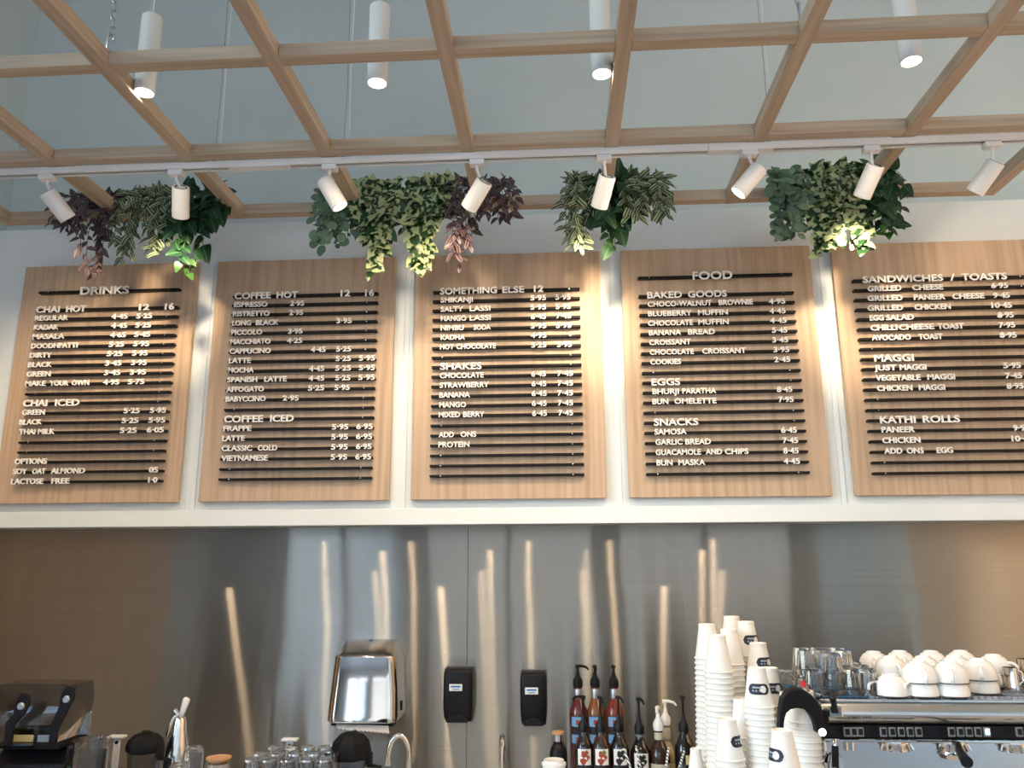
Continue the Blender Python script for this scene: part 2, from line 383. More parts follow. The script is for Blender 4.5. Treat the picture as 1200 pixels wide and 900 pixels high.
# ------------------------------------------------------------------ track and its suspension
TY, TZ = 2.525, 3.100
tx0, tx1 = -2.75, 2.6
tr = empty('lighting_track', (0, TY, TZ), 'long white lighting track running across under the lattice', 'lighting track')
MB().prism([(-.017, -.011), (-.007, -.011), (-.007, -.002), (.007, -.002), (.007, -.011), (.017, -.011), (.017, .011), (-.017, .011)], 'x', tx0, tx1).build('rail', M['white'], tr, 0)
MB().box(((tx0+tx1)/2, 0, -.0035), (tx1-tx0, .0135, .003)).build('conductor_slot', M['blackmatte'], tr, 0)
for px in (305, 868):
    x = at(px, 185, TY).x
    MB().box((x, 0, -.001), (.22, .037, .026)).build('joiner', M['white'], tr, 0, .002)
    for dx in (-.055, .055): MB().box((x+dx, 0, .013), (.05, .012, .006)).build('feed_clip', M['blackmatte'], tr, 0, .001)
def hanger(px, py, label, r=.0045):
    x = at(px, py, TY).x
    e = empty('track_hanger', (x, TY, TZ+.0115), label, 'cable', 'cables and rods holding the lighting track')
    MB().tube([(0, 0, .0), (0, 0, .03)], .006, 8).build('ferrule', M['wire'], e)
    MB().tube([(0, 0, .03), (.004, 0, .3), (-.003, 0, .8), (0, 0, CEIL-TZ-.012)], .0016, 6).build('steel_wire', M['wire'], e)
    MB().tube([(.008, 0, .0), (.018, 0, .1), (.013, 0, .45), (.017, 0, .9), (.012, 0, CEIL-TZ-.012)], r*.65, 6).build('power_cable', M['cord'], e)
hanger(251, 190, 'white cable and wire dropping to the track left of the second board')
hanger(402, 186, 'white cable and wire dropping to the track right of the tilted lit spotlight')
hanger(902, 172, 'thin cable and wire dropping to the track over the fourth board')

spot_g = 'white cylinder spotlights on the track'
def spotlight(px, top, bot, label, tgt=None, watts=0, lit=False, facing=0.0, beam=62):
    """px = adapter pixel; top/bot = pixels of the lamp cylinder's two ends; facing = how far the open end swings towards the wall (m)"""
    x = at(px, 190, TY).x
    e = empty('track_spotlight', (x, TY, TZ-.011), label, 'spotlight', spot_g)
    MB().box((0, 0, -.011), (.052, .034, .020)).build('track_adapter', M['white'], e, 0, .003)
    a = at(*top, TY-.01); b = at(*bot, TY-.01)
    o0 = Vector((x, TY, TZ-.011)); a -= o0; b -= o0
    b += Vector((0, facing*abs(b.z-a.z), 0)); ax = (b-a).normalized(); L = .112
    c = (a+b)/2; a = c-ax*L/2; b = c+ax*L/2
    j = a+ax*.022
    MB().tube([(0, 0, -.018), (0, 0, -.034), j+Vector((0, 0, .012)), j], .0055, 8).build('swivel_arm', M['white'], e)
    T = frame_to(a, b)
    MB().lathe([(.0, .004), (.020, .004), (.022, .0), (.0285, .0), (.030, .003), (.030, L-.002), (.0285, L), (.0265, L), (.0255, L-.012), (0, L-.012)], 24, T, False).build('lamp_body', M['white'], e)
    for k in range(6): pass
    MB().lathe([(.018, -.001), (.021, -.001), (.021, .005), (.018, .005)], 20, T, False).build('vent_ring', M['blackmatte'], e)
    MB().lathe([(0, L-.010), (.0245, L-.010)], 20, T, False).build('lens', M['lens'] if lit else M['lens_dim'], e)
    if watts:
        l = bpy.data.lights.new('spot_beam', 'SPOT'); l.energy = watts; l.color = WARM; l.spot_size = math.radians(beam); l.spot_blend = .85; l.shadow_soft_size = .022
        lo = bpy.data.objects.new('spot_beam', l); COL.objects.link(lo); lo.parent = e
        d = (Vector(tgt)-o0-b) if tgt is not None else ax
        lo.location = b+ax*.002; lo.rotation_euler = d.to_track_quat('-Z', 'Y').to_euler()
W = 42
spotlight(58, (50, 218), (66, 250), 'leftmost track spotlight, above the purple plant', at(90, 420, BY), W*.35, facing=.9)
spotlight(208, (212, 217), (199, 245), 'track spotlight over the leaf tops beside the first lattice corner, second from left', at(188, 385, BY), W*1.1, facing=.9, beam=50)
spotlight(387, (380, 211), (397, 240), 'track spotlight with a lit lens above the round leaved plant, third from left', None, W*.7, True, facing=.2, beam=150)
spotlight(559, (567, 214), (548, 234), 'short looking track spotlight tilted left above the middle purple plant', at(505, 380, BY), W*.36, facing=.9)
spotlight(708, (712, 206), (703, 232), 'track spotlight hanging in front of the cream striped and dark plants', at(682, 385, BY), W*1.1, facing=.9, beam=50)
spotlight(879, (888, 199), (868, 222), 'track spotlight with a lit lens tilted left near the fourth board', None, W*.6, True, facing=.2, beam=150)
spotlight(-25, (-22, 222), (-32, 252), 'track spotlight beyond the left edge of the picture', None, W*.6, True, facing=.2, beam=150)
spotlight(1022, (1027, 192), (1019, 220), 'track spotlight in front of the variegated plant at the right', at(1000, 380, BY), W*1.15, facing=.9, beam=52)
spotlight(1165, (1170, 186), (1154, 216), 'rightmost track spotlight at the lattice corner', at(1180, 330, BY), W*.35, facing=.9)

# ------------------------------------------------------------------ pendants
def pendant(x, y, zb, label, first=[None]):
    if first[0] is None:
        e = empty('pendant_lamp', (0, 0, 0), label, 'pendant lamp', 'white cylinder pendants'); first[0] = e
        L, r = at(168, 21, PY_).z-zb, .031
        MB().lathe([(0, L), (r-.003, L), (r, L-.003), (r, .002), (r-.002, 0), (r-.004, 0), (r-.005, .012), (0, .012)], 28, None, False).build('lamp_body', M['white'], e)
        MB().lathe([(0, .008), (r-.005, .008)], 24, None, False).build('lens', M['lens'], e)
        MB().tube([(0, 0, L), (0, 0, CEIL-zb)], .0022, 6).build('cord', M['cord'], e)
        l = bpy.data.lights.new('pendant_beam', 'SPOT'); l.energy = PEND_W; l.color = WARM; l.spot_size = math.radians(165); l.spot_blend = .35; l.shadow_soft_size = .024
        lo = bpy.data.objects.new('pendant_beam', l); COL.objects.link(lo); lo.parent = e; lo.location = (0, 0, -.002)
    else: e = copy_tree(first[0])
    e.location = (x, y, zb); e['label'] = label; return e
PZ, PY_ = 3.122, 2.102
names = ['leftmost white cylinder pendant, glowing beside a batten of the lattice', 'second white cylinder pendant from the left, whole in view',
         'white cylinder pendant overlapping a batten near the middle of the lattice', 'rightmost white cylinder pendant, above the right side boards']
PY_ = 2.102
pxs = [at(168, 108, PY_).x+.003, at(442, 100, PY_).x, at(710, 87, PY_).x-.012, at(1068, 72, PY_).x]
for x, n in zip(pxs, names): pendant(x, PY_, PZ, n)
for x, w_ in zip((pxs[0]-.1, pxs[1], pxs[2]+.05, pxs[3]), ('leftmost', 'left of the middle', 'right of the middle', 'rightmost')): pendant(x, 1.15, PZ, 'white cylinder pendant above the picture edge, nearer row, '+w_)
for x, w_ in zip((pxs[0]-.9, pxs[0]-.1, pxs[1]+.25, pxs[2]+.3, pxs[3]+.3), ('leftmost', 'second', 'middle', 'fourth', 'rightmost')): pendant(x, -.2, PZ, 'white cylinder pendant over the customer area behind the viewpoint, '+w_)

for y, w_ in ((1.9, 'nearer the boards'), (.6, 'further from the boards')):  # out-of-view lamps added to brighten the wood wall mirrored in the steel
    e = empty('added_wash_spot', (RW-1.0, y, CEIL), 'added unseen spotlight brightening the wood wall beyond the right edge, '+w_, 'spotlight', 'added wash lights by the right wall')
    T = frame_to((0, 0, -.04), (.45, 0, -.9))
    MB().lathe([(0, 0), (.04, 0), (.04, .15), (.034, .15), (.034, .14), (0, .14)], 20, T, False).build('lamp_body', M['white'], e)
    MB().tube([(0, 0, 0), (0, 0, -.06)], .012, 8).build('mount', M['white'], e)
    l = bpy.data.lights.new('wash_beam', 'SPOT'); l.energy = 1300; l.color = WARM; l.spot_size = math.radians(75); l.spot_blend = .8; l.shadow_soft_size = .03
    lo = bpy.data.objects.new('wash_beam', l); COL.objects.link(lo); lo.parent = e; lo.location = T @ Vector((0, 0, .16)); lo.rotation_euler = Vector((.36, 0, -.93)).to_track_quat('-Z', 'Y').to_euler()
# ------------------------------------------------------------------ menu boards
D1, D2, D3, D4, D5 = [], [], [], [], []
# per board: zoom origin x, y, zoom factor, rail rows (first y, second y, last y, has title), left x top/bottom, right x top/bottom, texts
BOARDS = [
 dict(ox=0, oy=300, k=3.0, title=126, first=187, last=793, n=19, lx=(123, 42), rx=(623, 560), label='first menu board from the left, headed DRINKS, oak with black rails and white letters',
  rows={-1: [('T', 'DRINKS', 278, 448)], 0: [('H', 'CHAI', 127, 208), ('H', 'HOT', 232, 300), ('H', '12', 487, 523), ('H', '16', 578, 610)],
   1: [('REGULAR', 122, 237), ('4·45', 390, 446), ('5·25', 478, 532)], 2: [('KADAK', 118, 204), ('4·45', 389, 444), ('5·25', 474, 528)],
   3: [('MASALA', 113, 224), ('4·65', 386, 440), ('5·45', 470, 525)], 4: [('DOODHPATTI', 108, 270), ('5·25', 382, 433), ('5·95', 467, 522)],
   5: [('DIRTY', 103, 180), ('5·25', 374, 428), ('5·95', 463, 516)], 6: [('BLACK', 97, 180), ('3·45', 368, 424), ('3·95', 459, 513)],
   7: [('GREEN', 92, 175), ('3·45', 364, 420), ('3·95', 455, 510)], 8: [('MAKE', 87, 158), ('YOUR', 172, 238), ('OWN', 250, 311), ('4·95', 361, 416), ('5·75', 448, 504)],
   10: [('H', 'CHAI', 80, 164), ('H', 'ICED', 192, 277)], 11: [('GREEN', 76, 155), ('5·25', 433, 488), ('5·95', 525, 581)], 12: [('BLACK', 66, 145), ('5·25', 426, 484), ('5·95', 520, 578)],
   13: [('THAI', 65, 122), ('MILK', 132, 190), ('5·25', 420, 478), ('6·05', 514, 573)], 16: [('OPTIONS', 50, 163)],
   17: [('SOY', 44, 93), ('OAT', 112, 158), ('ALMOND', 178, 296), ('05', 522, 553)], 18: [('LACTOSE', 38, 150), ('FREE', 180, 242), ('1·0', 520, 551)]}),
 dict(ox=225, oy=300, k=3.0, title=None, first=139, last=783, n=20, lx=(143, 88), rx=(652, 628), label='second menu board from the left, headed COFFEE HOT, oak with black rails and white letters',
  rows={0: [('H', 'COFFEE', 149, 276), ('H', 'HOT', 297, 371), ('H', '12', 522, 555), ('H', '16', 608, 639)], 1: [('ESPRESSO', 147, 264), ('2·95', 344, 393)],
   2: [('RISTRETTO', 143, 271), ('2·95', 341, 389)], 3: [('LONG', 140, 206), ('BLACK', 224, 303), ('3·95', 507, 560)], 4: [('PICCOLO', 137, 245), ('3·95', 337, 387)],
   5: [('MACCHIATO', 134, 274), ('4·25', 333, 386)], 6: [('CAPPUCINO', 131, 275), ('4·45', 417, 468), ('5·25', 506, 558)], 7: [('LATTE', 128, 205), ('5·25', 504, 557), ('5·95', 586, 642)],
   8: [('MOCHA', 126, 215), ('4·45', 410, 463), ('5·25', 503, 557), ('5·95', 586, 641)], 9: [('SPANISH', 123, 228), ('LATTE', 253, 331), ('4·45', 409, 463), ('5·25', 503, 555), ('5·95', 584, 641)],
   10: [('AFFOGATO', 120, 251), ('5·25', 407, 463), ('5·95', 500, 553)], 11: [('BABYCCINO', 117, 257), ('2·95', 318, 373)], 13: [('H', 'COFFEE', 112, 249), ('H', 'ICED', 274, 356)],
   14: [('FRAPPE', 109, 207), ('5·95', 491, 548), ('6·95', 577, 634)], 15: [('LATTE', 105, 184), ('5·95', 489, 547), ('6·95', 576, 632)],
   16: [('CLASSIC', 103, 210), ('COLD', 230, 298), ('5·95', 488, 546), ('6·95', 576, 630)], 17: [('VIETNAMESE', 102, 265), ('5·95', 487, 544), ('6·95', 574, 628)]}),
 dict(ox=475, oy=300, k=3.0, title=None, first=123, last=771, n=20, lx=(95, 85), rx=(612, 631), label='middle menu board, headed SOMETHING ELSE, oak with black rails and white letters',
  rows={0: [('H', 'SOMETHING', 122, 322), ('H', 'ELSE', 341, 418), ('H', '12', 452, 485)], 1: [('SHIKANJI', 124, 237), ('5·95', 440, 495), ('5·95', 528, 581)],
   2: [('SALTY', 124, 203), ('LASSI', 226, 299), ('5·95', 440, 495), ('5·95', 529, 582)], 3: [('MANGO', 125, 214), ('LASSI', 226, 300), ('6·45', 441, 495), ('7·45', 530, 583)],
   4: [('NIMBU', 124, 205), ('SODA', 240, 300), ('5·95', 441, 496), ('5·95', 530, 584)], 5: [('KADHA', 124, 209), ('4·95', 441, 496)],
   6: [('HOT', 122, 170), ('CHOCOLATE', 179, 318), ('5·25', 443, 496), ('5·95', 534, 586)], 8: [('H', 'SHAKES', 122, 268)],
   9: [('CHOCOLATE', 121, 275), ('6·45', 443, 494), ('7·45', 534, 590)], 10: [('STRAWBERRY', 120, 294), ('6·45', 444, 496), ('7·45', 535, 590)],
   11: [('BANANA', 119, 227), ('6·45', 444, 497), ('7·45', 535, 590)], 12: [('MANGO', 119, 213), ('6·45', 445, 497), ('7·45', 536, 590)],
   13: [('MIXED', 117, 192), ('BERRY', 203, 278), ('6·45', 446, 498), ('7·45', 538, 590)], 15: [('ADD', 117, 170), ('ONS', 194, 249)], 16: [('PROTEIN', 116, 225)]}),
 dict(ox=720, oy=285, k=2.903, title=110, first=176, last=783, n=19, lx=(82, 112), rx=(610, 672), label='fourth menu board from the left, headed FOOD, oak with black rails and white letters',
  rows={-1: [('T', 'FOOD', 268, 404)], 0: [('H', 'BAKED', 112, 230), ('H', 'GOODS', 251, 383)], 1: [('CHOCO-WALNUT', 114, 332), ('BROWNIE', 356, 472), ('4·95', 527, 583)],
   2: [('BLUEBERRY', 115, 264), ('MUFFIN', 285, 387), ('4·45', 529, 584)], 3: [('CHOCOLATE', 115, 268), ('MUFFIN', 286, 390), ('4·45', 531, 587)],
   4: [('BANANA', 118, 227), ('BREAD', 251, 343), ('5·45', 538, 590)], 5: [('CROISSANT', 119, 261), ('3·45', 539, 593)], 6: [('CHOCOLATE', 121, 271), ('CROISSANT', 300, 449), ('3·95', 543, 597)],
   7: [('COOKIES', 123, 227), ('2·45', 545, 600)], 9: [('H', 'EGGS', 127, 224)], 10: [('BHURJI', 130, 220), ('PARATHA', 232, 347), ('8·45', 555, 607)],
   11: [('BUN', 130, 184), ('OMELETTE', 205, 348), ('7·95', 560, 611)], 13: [('H', 'SNACKS', 135, 286)], 14: [('SAMOSA', 137, 246), ('6·45', 569, 622)],
   15: [('GARLIC', 140, 232), ('BREAD', 242, 329), ('7·45', 574, 626)], 16: [('GUACAMOLE', 141, 295), ('AND', 311, 367), ('CHIPS', 377, 457), ('8·45', 576, 628)],
   17: [('BUN', 144, 198), ('MASKA', 218, 309), ('4·45', 577, 632)]}),
 dict(ox=970, oy=275, k=2.8125, title=None, first=147, last=784, n=20, lx=(83, 157), rx=(624, 700), label='rightmost menu board, headed SANDWICHES / TOASTS, oak with black rails and white letters',
  rows={0: [('H', 'SANDWICHES', 116, 381), ('H', '/', 405, 420), ('H', 'TOASTS', 443, 593)], 1: [('GRILLED', 133, 244), ('CHEESE', 281, 382), ('6·95', 542, 597)],
   2: [('GRILLED', 133, 248), ('PANEER', 286, 389), ('CHEESE', 413, 519), ('9·45', 548, 603)], 3: [('GRILLED', 133, 250), ('CHICKEN', 288, 407), ('10·45', 543, 610)],
   4: [('EGG', 140, 186), ('SALAD', 194, 286), ('8·95', 563, 616)], 5: [('CHILLI', 143, 231), ('CHEESE', 237, 353), ('TOAST', 365, 451), ('7·95', 567, 621)],
   6: [('AVOCADO', 147, 276), ('TOAST', 302, 381), ('8·95', 571, 626)], 8: [('H', 'MAGGI', 155, 285)], 9: [('JUST', 155, 228), ('MAGGI', 240, 327), ('5·95', 583, 640)],
   10: [('VEGETABLE', 160, 308), ('MAGGI', 331, 422), ('7·45', 589, 644)], 11: [('CHICKEN', 165, 281), ('MAGGI', 303, 389), ('8·95', 594, 649)],
   14: [('H', 'KATHI', 174, 291), ('H', 'ROLLS', 315, 437)], 15: [('PANEER', 179, 288), ('9·95', 614, 670)], 16: [('CHICKEN', 182, 307), ('10·45', 609, 680)],
   17: [('ADD', 188, 247), ('ONS', 262, 317), ('EGG', 361, 414)]}),
]
FACE = 3.238; RD = .025; LD = .006
screw = MB().lathe([(0, 0), (.0032, 0), (.0028, .0012), (0, .0016)], 8, Matrix.Rotation(PI/2, 4, 'X')).mesh('screw', M['satin'])
for bi, B in enumerate(BOARDS):
    x0 = XB+PBD*bi; xc = x0+BW/2
    e = empty('menu_board', (xc, FACE, ZB), B['label'], 'menu board', 'five oak menu boards')
    MB().box((0, .011, (ZT-ZB)/2), (BW, .022, ZT-ZB)).build('panel', M['oak'], e, 0, .0015, 1)
    MB().box((0, .0275, (ZT-ZB)/2), (BW-.10, .011, ZT-ZB-.10)).build('mounting_frame', M['blackmatte'], e, 0)
    k = B['k']; ox, oy = B['ox'], B['oy']; PY = FACE-RD-LD
    def w(zx, zy, Y=PY): return at(ox+zx/k, oy+zy/k, Y)
    xm = (B['lx'][0]+B['lx'][1]+B['rx'][0]+B['rx'][1])/4
    xL = (w(B['lx'][0], B['first']).x+w(B['lx'][1], B['last']).x)/2
    xR = (w(B['rx'][0], B['first']).x+w(B['rx'][1], B['last']).x)/2
    if bi == 4: xR = xL+.715
    # heights measured at the left ends of the rails
    tilt = (B['rx'][0]-B['lx'][0])*-.022
    za = w(B['lx'][0], B['first']+2).z; zb = w(B['lx'][1], B['last']+2).z
    zs = {i: za+(zb-za)*i/(B['n']-1) for i in range(B['n'])}
    if B['title']: zs[-1] = za-(zb-za)*2/(B['n']-1)*.98
    for i, z in zs.items():
        r = MB().box((0, 0, 0), (xR-xL, RD, .0095)).build('rail', M['rail'], e, 0, .001, 1, loc=((xL+xR)/2-xc, -RD/2, z-ZB))
        if i not in B['rows'] or i == -1:
            for sx in (-1, 1): obj('screw', screw, r, (sx*((xR-xL)/2-.045), -RD/2, 0))
        elif B['rows'][i][-1][-1] < 600: obj('screw', screw, r, ((xR-xL)/2-.045, -RD/2, 0))
        for t in B['rows'].get(i, []):
            h = .0245
            if t[0] == 'T': h = .038; t = t[1:]
            elif t[0] == 'H': h = .031; t = t[1:]
            # column position at this rail: sight line through the letters' middle at the rail's own height
            py = oy+(B['first']+(B['last']-B['first'])*max(i, -2)/(B['n']-1))/k
            a = at(ox+t[1]/k, py, PY).x; b = at(ox+t[2]/k, py, PY).x
            me = text_mesh(t[0], a-(xL+xR)/2, b-(xL+xR)/2, -h/2+(.004 if h < .03 else .002), h, .006, M['letter'])
            o = obj('lettering', me, r, (0, -RD/2, 0))

# ------------------------------------------------------------------ hanging plants
def leaf_mesh(name, m, L, Wd, shape, fold=.25, n=6):
    vs, fs, uvs = [], [], []
    prof = {'ovate': lambda t: math.sin(PI*t**.8)**.85, 'heart': lambda t: (math.sin(PI*min(1, t*1.0)**.55))**.8 if t < .97 else .05,
            'round': lambda t: math.sqrt(max(0, 1-(2*t-1)**2)), 'lobed': lambda t: (math.sin(PI*t**.6)**.7)*(1+.18*math.sin(t*17))}[shape]
    for i in range(n+1):
        t = i/n; w_ = Wd/2*max(.04 if 0 < i < n else .0, prof(t) if 0 < t < 1 else 0); y = L*t; dz = -.28*L*t*t
        for s_ in (-1, 0, 1):
            vs.append((s_*w_, y, dz+abs(s_)*w_*fold)); uvs.append((.5+s_*.5*(w_/(Wd/2) if Wd else 0), t))
    for i in range(n):
        for j in (0, 1):
            a = i*3+j; fs.append((a, a+1, a+4, a+3))
    me = bpy.data.meshes.new(name); me.from_pydata(vs, [], fs); me.materials.append(m)
    ul = me.uv_layers.new(name='UVMap')
    for lp in me.loops: ul.data[lp.index].uv = uvs[lp.vertex_index]
    me.polygons.foreach_set('use_smooth', [True]*len(me.polygons)); me.update()
    return me
LEAF = dict(purple=[leaf_mesh('leaf', M['leaf_purple'], L, L*.48, 'ovate') for L in (.05, .042, .036)],
            green=[leaf_mesh('leaf', M['leaf_green'], L, L*.48, 'ovate') for L in (.054, .046, .038)],
            dark=[leaf_mesh('leaf', M['leaf_dark'], L, L*.72, 'heart', .15, 8) for L in (.085, .07, .055)]+[leaf_mesh('leaf', M['leaf_bright'], .045, .03, 'heart', .15, 8)],
            var=[leaf_mesh('leaf', M['leaf_var'], L, L*.85, 'heart', .15, 8) for L in (.060, .052, .044)],
            round=[leaf_mesh('leaf', M['leaf_round'], L, L*.98, 'round', .08, 8) for L in (.042, .034, .018, .016)])
def plant(kind, x0, x1, ytop, ybot, tips, label, nst=14, dens=.019, seed=1, group='hanging foliage on the far batten'):
    rnd = random.Random(seed)
    yb = 2.965; z0 = GZ+GH
    a = at(x0, 260, 2.90).x; b = at(x1, 260, 2.90).x; cx = (a+b)/2; hw = (b-a)/2
    ztop = at((x0+x1)/2, ytop, 2.92).z; zbot = at((x0+x1)/2, ybot, 2.90).z
    e = empty('hanging_plant', (cx, yb, z0), label, 'plant', group)
    MB().lathe([(0, 0), (min(.05, hw*.6), 0), (min(.06, hw*.7), .035), (min(.055, hw*.6), .035), (0, .03)], 14, None, False).build('pot', M['pot'], e)
    Ls = LEAF[kind]; sm = M['stem_p' if kind == 'purple' else 'stem']
    nl = 0
    for s_ in range(nst):
        u = -1+2*(s_+.5)/nst+rnd.uniform(-.05, .05)
        # how far this stem falls: deepest near the given tip positions
        px = x0+(x1-x0)*(u+1)/2
        dep = max(math.exp(-((px-t)/(13 if len(tips) > 1 else 20))**2) for t in tips)
        fall = .42+.58*dep
        zend = (z0+.0)-(z0-zbot)*fall*rnd.uniform(.8, 1.0)+.02
        out = rnd.uniform(.015, .085)
        front = rnd.random()
        xe = u*hw*.93
        pts = [Vector((u*hw*.35, 0, .03)), Vector((u*hw*.6, -.02, max(.045, (ztop-z0)*.75*rnd.uniform(.5, 1)))), Vector((u*hw*.82, -.035-out*.5, .03)),
               Vector((xe, -.04-out, -.03)), Vector((xe*1.0+rnd.uniform(-.01, .01), -.045-out, (zend-z0)*.55)), Vector((xe+rnd.uniform(-.012, .012), -.04-out, zend-z0))]
        # smooth the polyline
        sp_ = []
        for i in range(len(pts)-1):
            p0, p1, p2, p3 = pts[max(i-1, 0)], pts[i], pts[i+1], pts[min(i+2, len(pts)-1)]
            for q in range(4):
                t = q/4; sp_.append(.5*((2*p1)+(-p0+p2)*t+(2*p0-5*p1+4*p2-p3)*t*t+(-p0+3*p1-3*p2+p3)*t**3))
        sp_.append(pts[-1])
        MB().tube(sp_, .0014, 5).build('stem', sm, e)
        d = rnd.uniform(0, dens)
        for i in range(len(sp_)-1):
            A, Bq = sp_[i], sp_[i+1]; sl = (Bq-A).length
            while d < sl:
                p = A.lerp(Bq, d/sl); d += dens*rnd.uniform(.7, 1.3)
                if kind == 'dark' and rnd.random() < .35: continue
                side = 1 if nl % 2 else -1
                down = (Bq-A).normalized()
                ax = Vector((side*rnd.uniform(.2, 1.0), rnd.uniform(-.7, .0), rnd.uniform(-1.0, .15)))+down*.3
                if p.z > .02: ax = Vector((rnd.uniform(-1, 1), rnd.uniform(-.8, -.1), rnd.uniform(-.3, .9)))
                ax.normalize()
                nr = Vector((rnd.uniform(-.5, .5), -1, rnd.uniform(.0, .9))); nr = (nr-ax*nr.dot(ax)).normalized()
                xx = ax.cross(nr)
                mi = rnd.choice((0, 0, 1, 2)) if kind != 'dark' else (3 if rnd.random() < .12 or (fall > .9 and p.z < (zend-z0)*.6 and rnd.random() < .6) else rnd.choice((0, 1, 2)))
                if kind == 'round': mi = rnd.choice((0, 0, 1, 1, 2, 3))
                o = obj('leaf', Ls[mi], e); o.matrix_local = Matrix((xx, ax, nr)).transposed().to_4x4()
                o.location = p; sc = rnd.uniform(.85, 1.12); o.scale = (sc, sc, sc); nl += 1
            d -= sl
    return nl
NL = [
 plant('purple', 68, 143, 249, 333, [117, 120], 'dark purple striped trailing plant at the far left of the batten', 13, .020, 11),
 plant('green', 135, 212, 245, 318, [152, 192], 'cream striped green trailing plant between the leftmost purple plant and the dark ivy', 13, .020, 12),
 plant('dark', 206, 270, 242, 338, [226, 232], 'dark glossy ivy like plant over the gap between the first two boards', 10, .021, 13),
 plant('round', 369, 418, 243, 306, [385, 405], 'dusty green round leaved plant above the second board', 10, .017, 14),
 plant('var', 408, 474, 234, 328, [445, 443], 'cream variegated plant beside the dusty round leaved one above the second board', 11, .018, 15),
 plant('var', 468, 540, 230, 326, [491, 494], 'cream variegated plant touching the middle purple plant', 12, .018, 16),
 plant('purple', 526, 610, 239, 326, [535, 541], 'dark purple striped trailing plant above the middle board', 14, .020, 17),
 plant('green', 660, 706, 226, 308, [672, 678], 'cream striped green plant left of the spotlight above the middle board', 9, .017, 18),
 plant('dark', 696, 742, 240, 308, [716, 714], 'small dark veined plant between the two striped green plants', 7, .022, 19),
 plant('green', 728, 790, 224, 276, [775, 740], 'cream striped green plant reaching over the fourth board', 12, .018, 20),
 plant('round', 903, 950, 220, 296, [915, 932], 'dusty green round leaved plant at the left of the right hand cluster', 10, .016, 21),
 plant('var', 944, 1020, 216, 314, [962, 1005], 'cream variegated plant in the right hand cluster', 13, .018, 22),
 plant('dark', 1010, 1060, 221, 292, [1040, 1028], 'dark glossy plant at the right end of the right hand cluster', 9, .021, 23)]
print('leaves', NL)

# ------------------------------------------------------------------ wall dispensers
def towel_dispenser():
    fy = SY-.20
    tl, br = at(389, 763, fy), at(460, 848, fy)
    cx = (tl.x+br.x)/2+.0; zt, zb_ = tl.z, br.z; H = zt-zb_
    e = empty('towel_dispenser', (cx, SY, zb_), 'polished steel paper towel dispenser on the wall, a towel tongue showing', 'towel dispenser')
    mb = MB(); n = 9; secs = []
    # closed shell: sections in height, rounded rectangle plan, narrower at the top and bulging to the front
    hs = [0, .02, .08, .3, .55, .78, .92, 1.0]
    for t in hs:
        w_ = .138-.020*t**1.5; dpt = .205-.012*t-(.03 if t == 1 else 0)-.01*math.sin(PI*t)
        if t == 1: w_ -= .012
        if t == 0: w_ -= .006
        poly = [(-w_, 0), (w_, 0)]
        R_ = .035
        for c, a0 in (((w_-R_), 0), (-(w_-R_), PI/2)):
            for q in range(5):
                a = a0+PI/2*q/4; poly.append((c+R_*math.cos(a), -(dpt-R_+R_*math.sin(a))))
        secs.append([(x, y, t*H) for x, y in poly])
    N = len(secs[0]); vs = [p for s_ in secs for p in s_]; fs = []
    for i in range(len(secs)-1):
        for k_ in range(N): fs.append((i*N+k_, i*N+(k_+1) % N, (i+1)*N+(k_+1) % N, (i+1)*N+k_))
    # sloping top back to the wall
    top = [(x*.96, y*.0 if abs(y) < 1e-6 else y*.55, H+.028) for x, y, z in secs[-1]]
    vs += top; i = len(secs)-1
    for k_ in range(N): fs.append((i*N+k_, i*N+(k_+1) % N, (i+1)*N+(k_+1) % N, (i+1)*N+k_))
    fs += [tuple(range(N)), tuple((len(secs))*N+k_ for k_ in range(N))]
    mb.add(vs, fs); mb.build('cover', M['warmchrome'], e, 50, .006, 2)
    MB().lathe([(0, 0), (.008, 0), (.008, .003), (0, .003)], 14, Matrix.Translation((.0, -.07, H+.028))).build('lock', M['blackmatte'], e)
    MB().box((.139, -.10, .05), (.004, .018, .035)).build('side_latch', M['black'], e, 0, .001)
    MB().box((0, -.1, -.006), (.24, .16, .014)).build('outlet_slot', M['blackmatte'], e, 0)
    # paper tongue, a gently curved sheet with a serrated edge
    vs, fs = [], []; nx, ny = 26, 5
    for j in range(ny+1):
        t = j/ny
        for i in range(nx+1):
            u = i/nx; x = -.105+.205*u; z = .004-.030*t*(.75+.55*u)-(.004 if (j == ny and i % 2) else 0); y = -.165-.030*math.sin(t*1.4)
            vs.append((x+.012*t, y, z))
    for j in range(ny):
        for i in range(nx): a = j*(nx+1)+i; fs.append((a, a+1, a+nx+2, a+nx+1))
    o = MB().add(vs, fs).build('paper_tongue', M['towel'], e, 60); s_ = o.modifiers.new('s', 'SOLIDIFY'); s_.thickness = .0006
towel_dispenser()
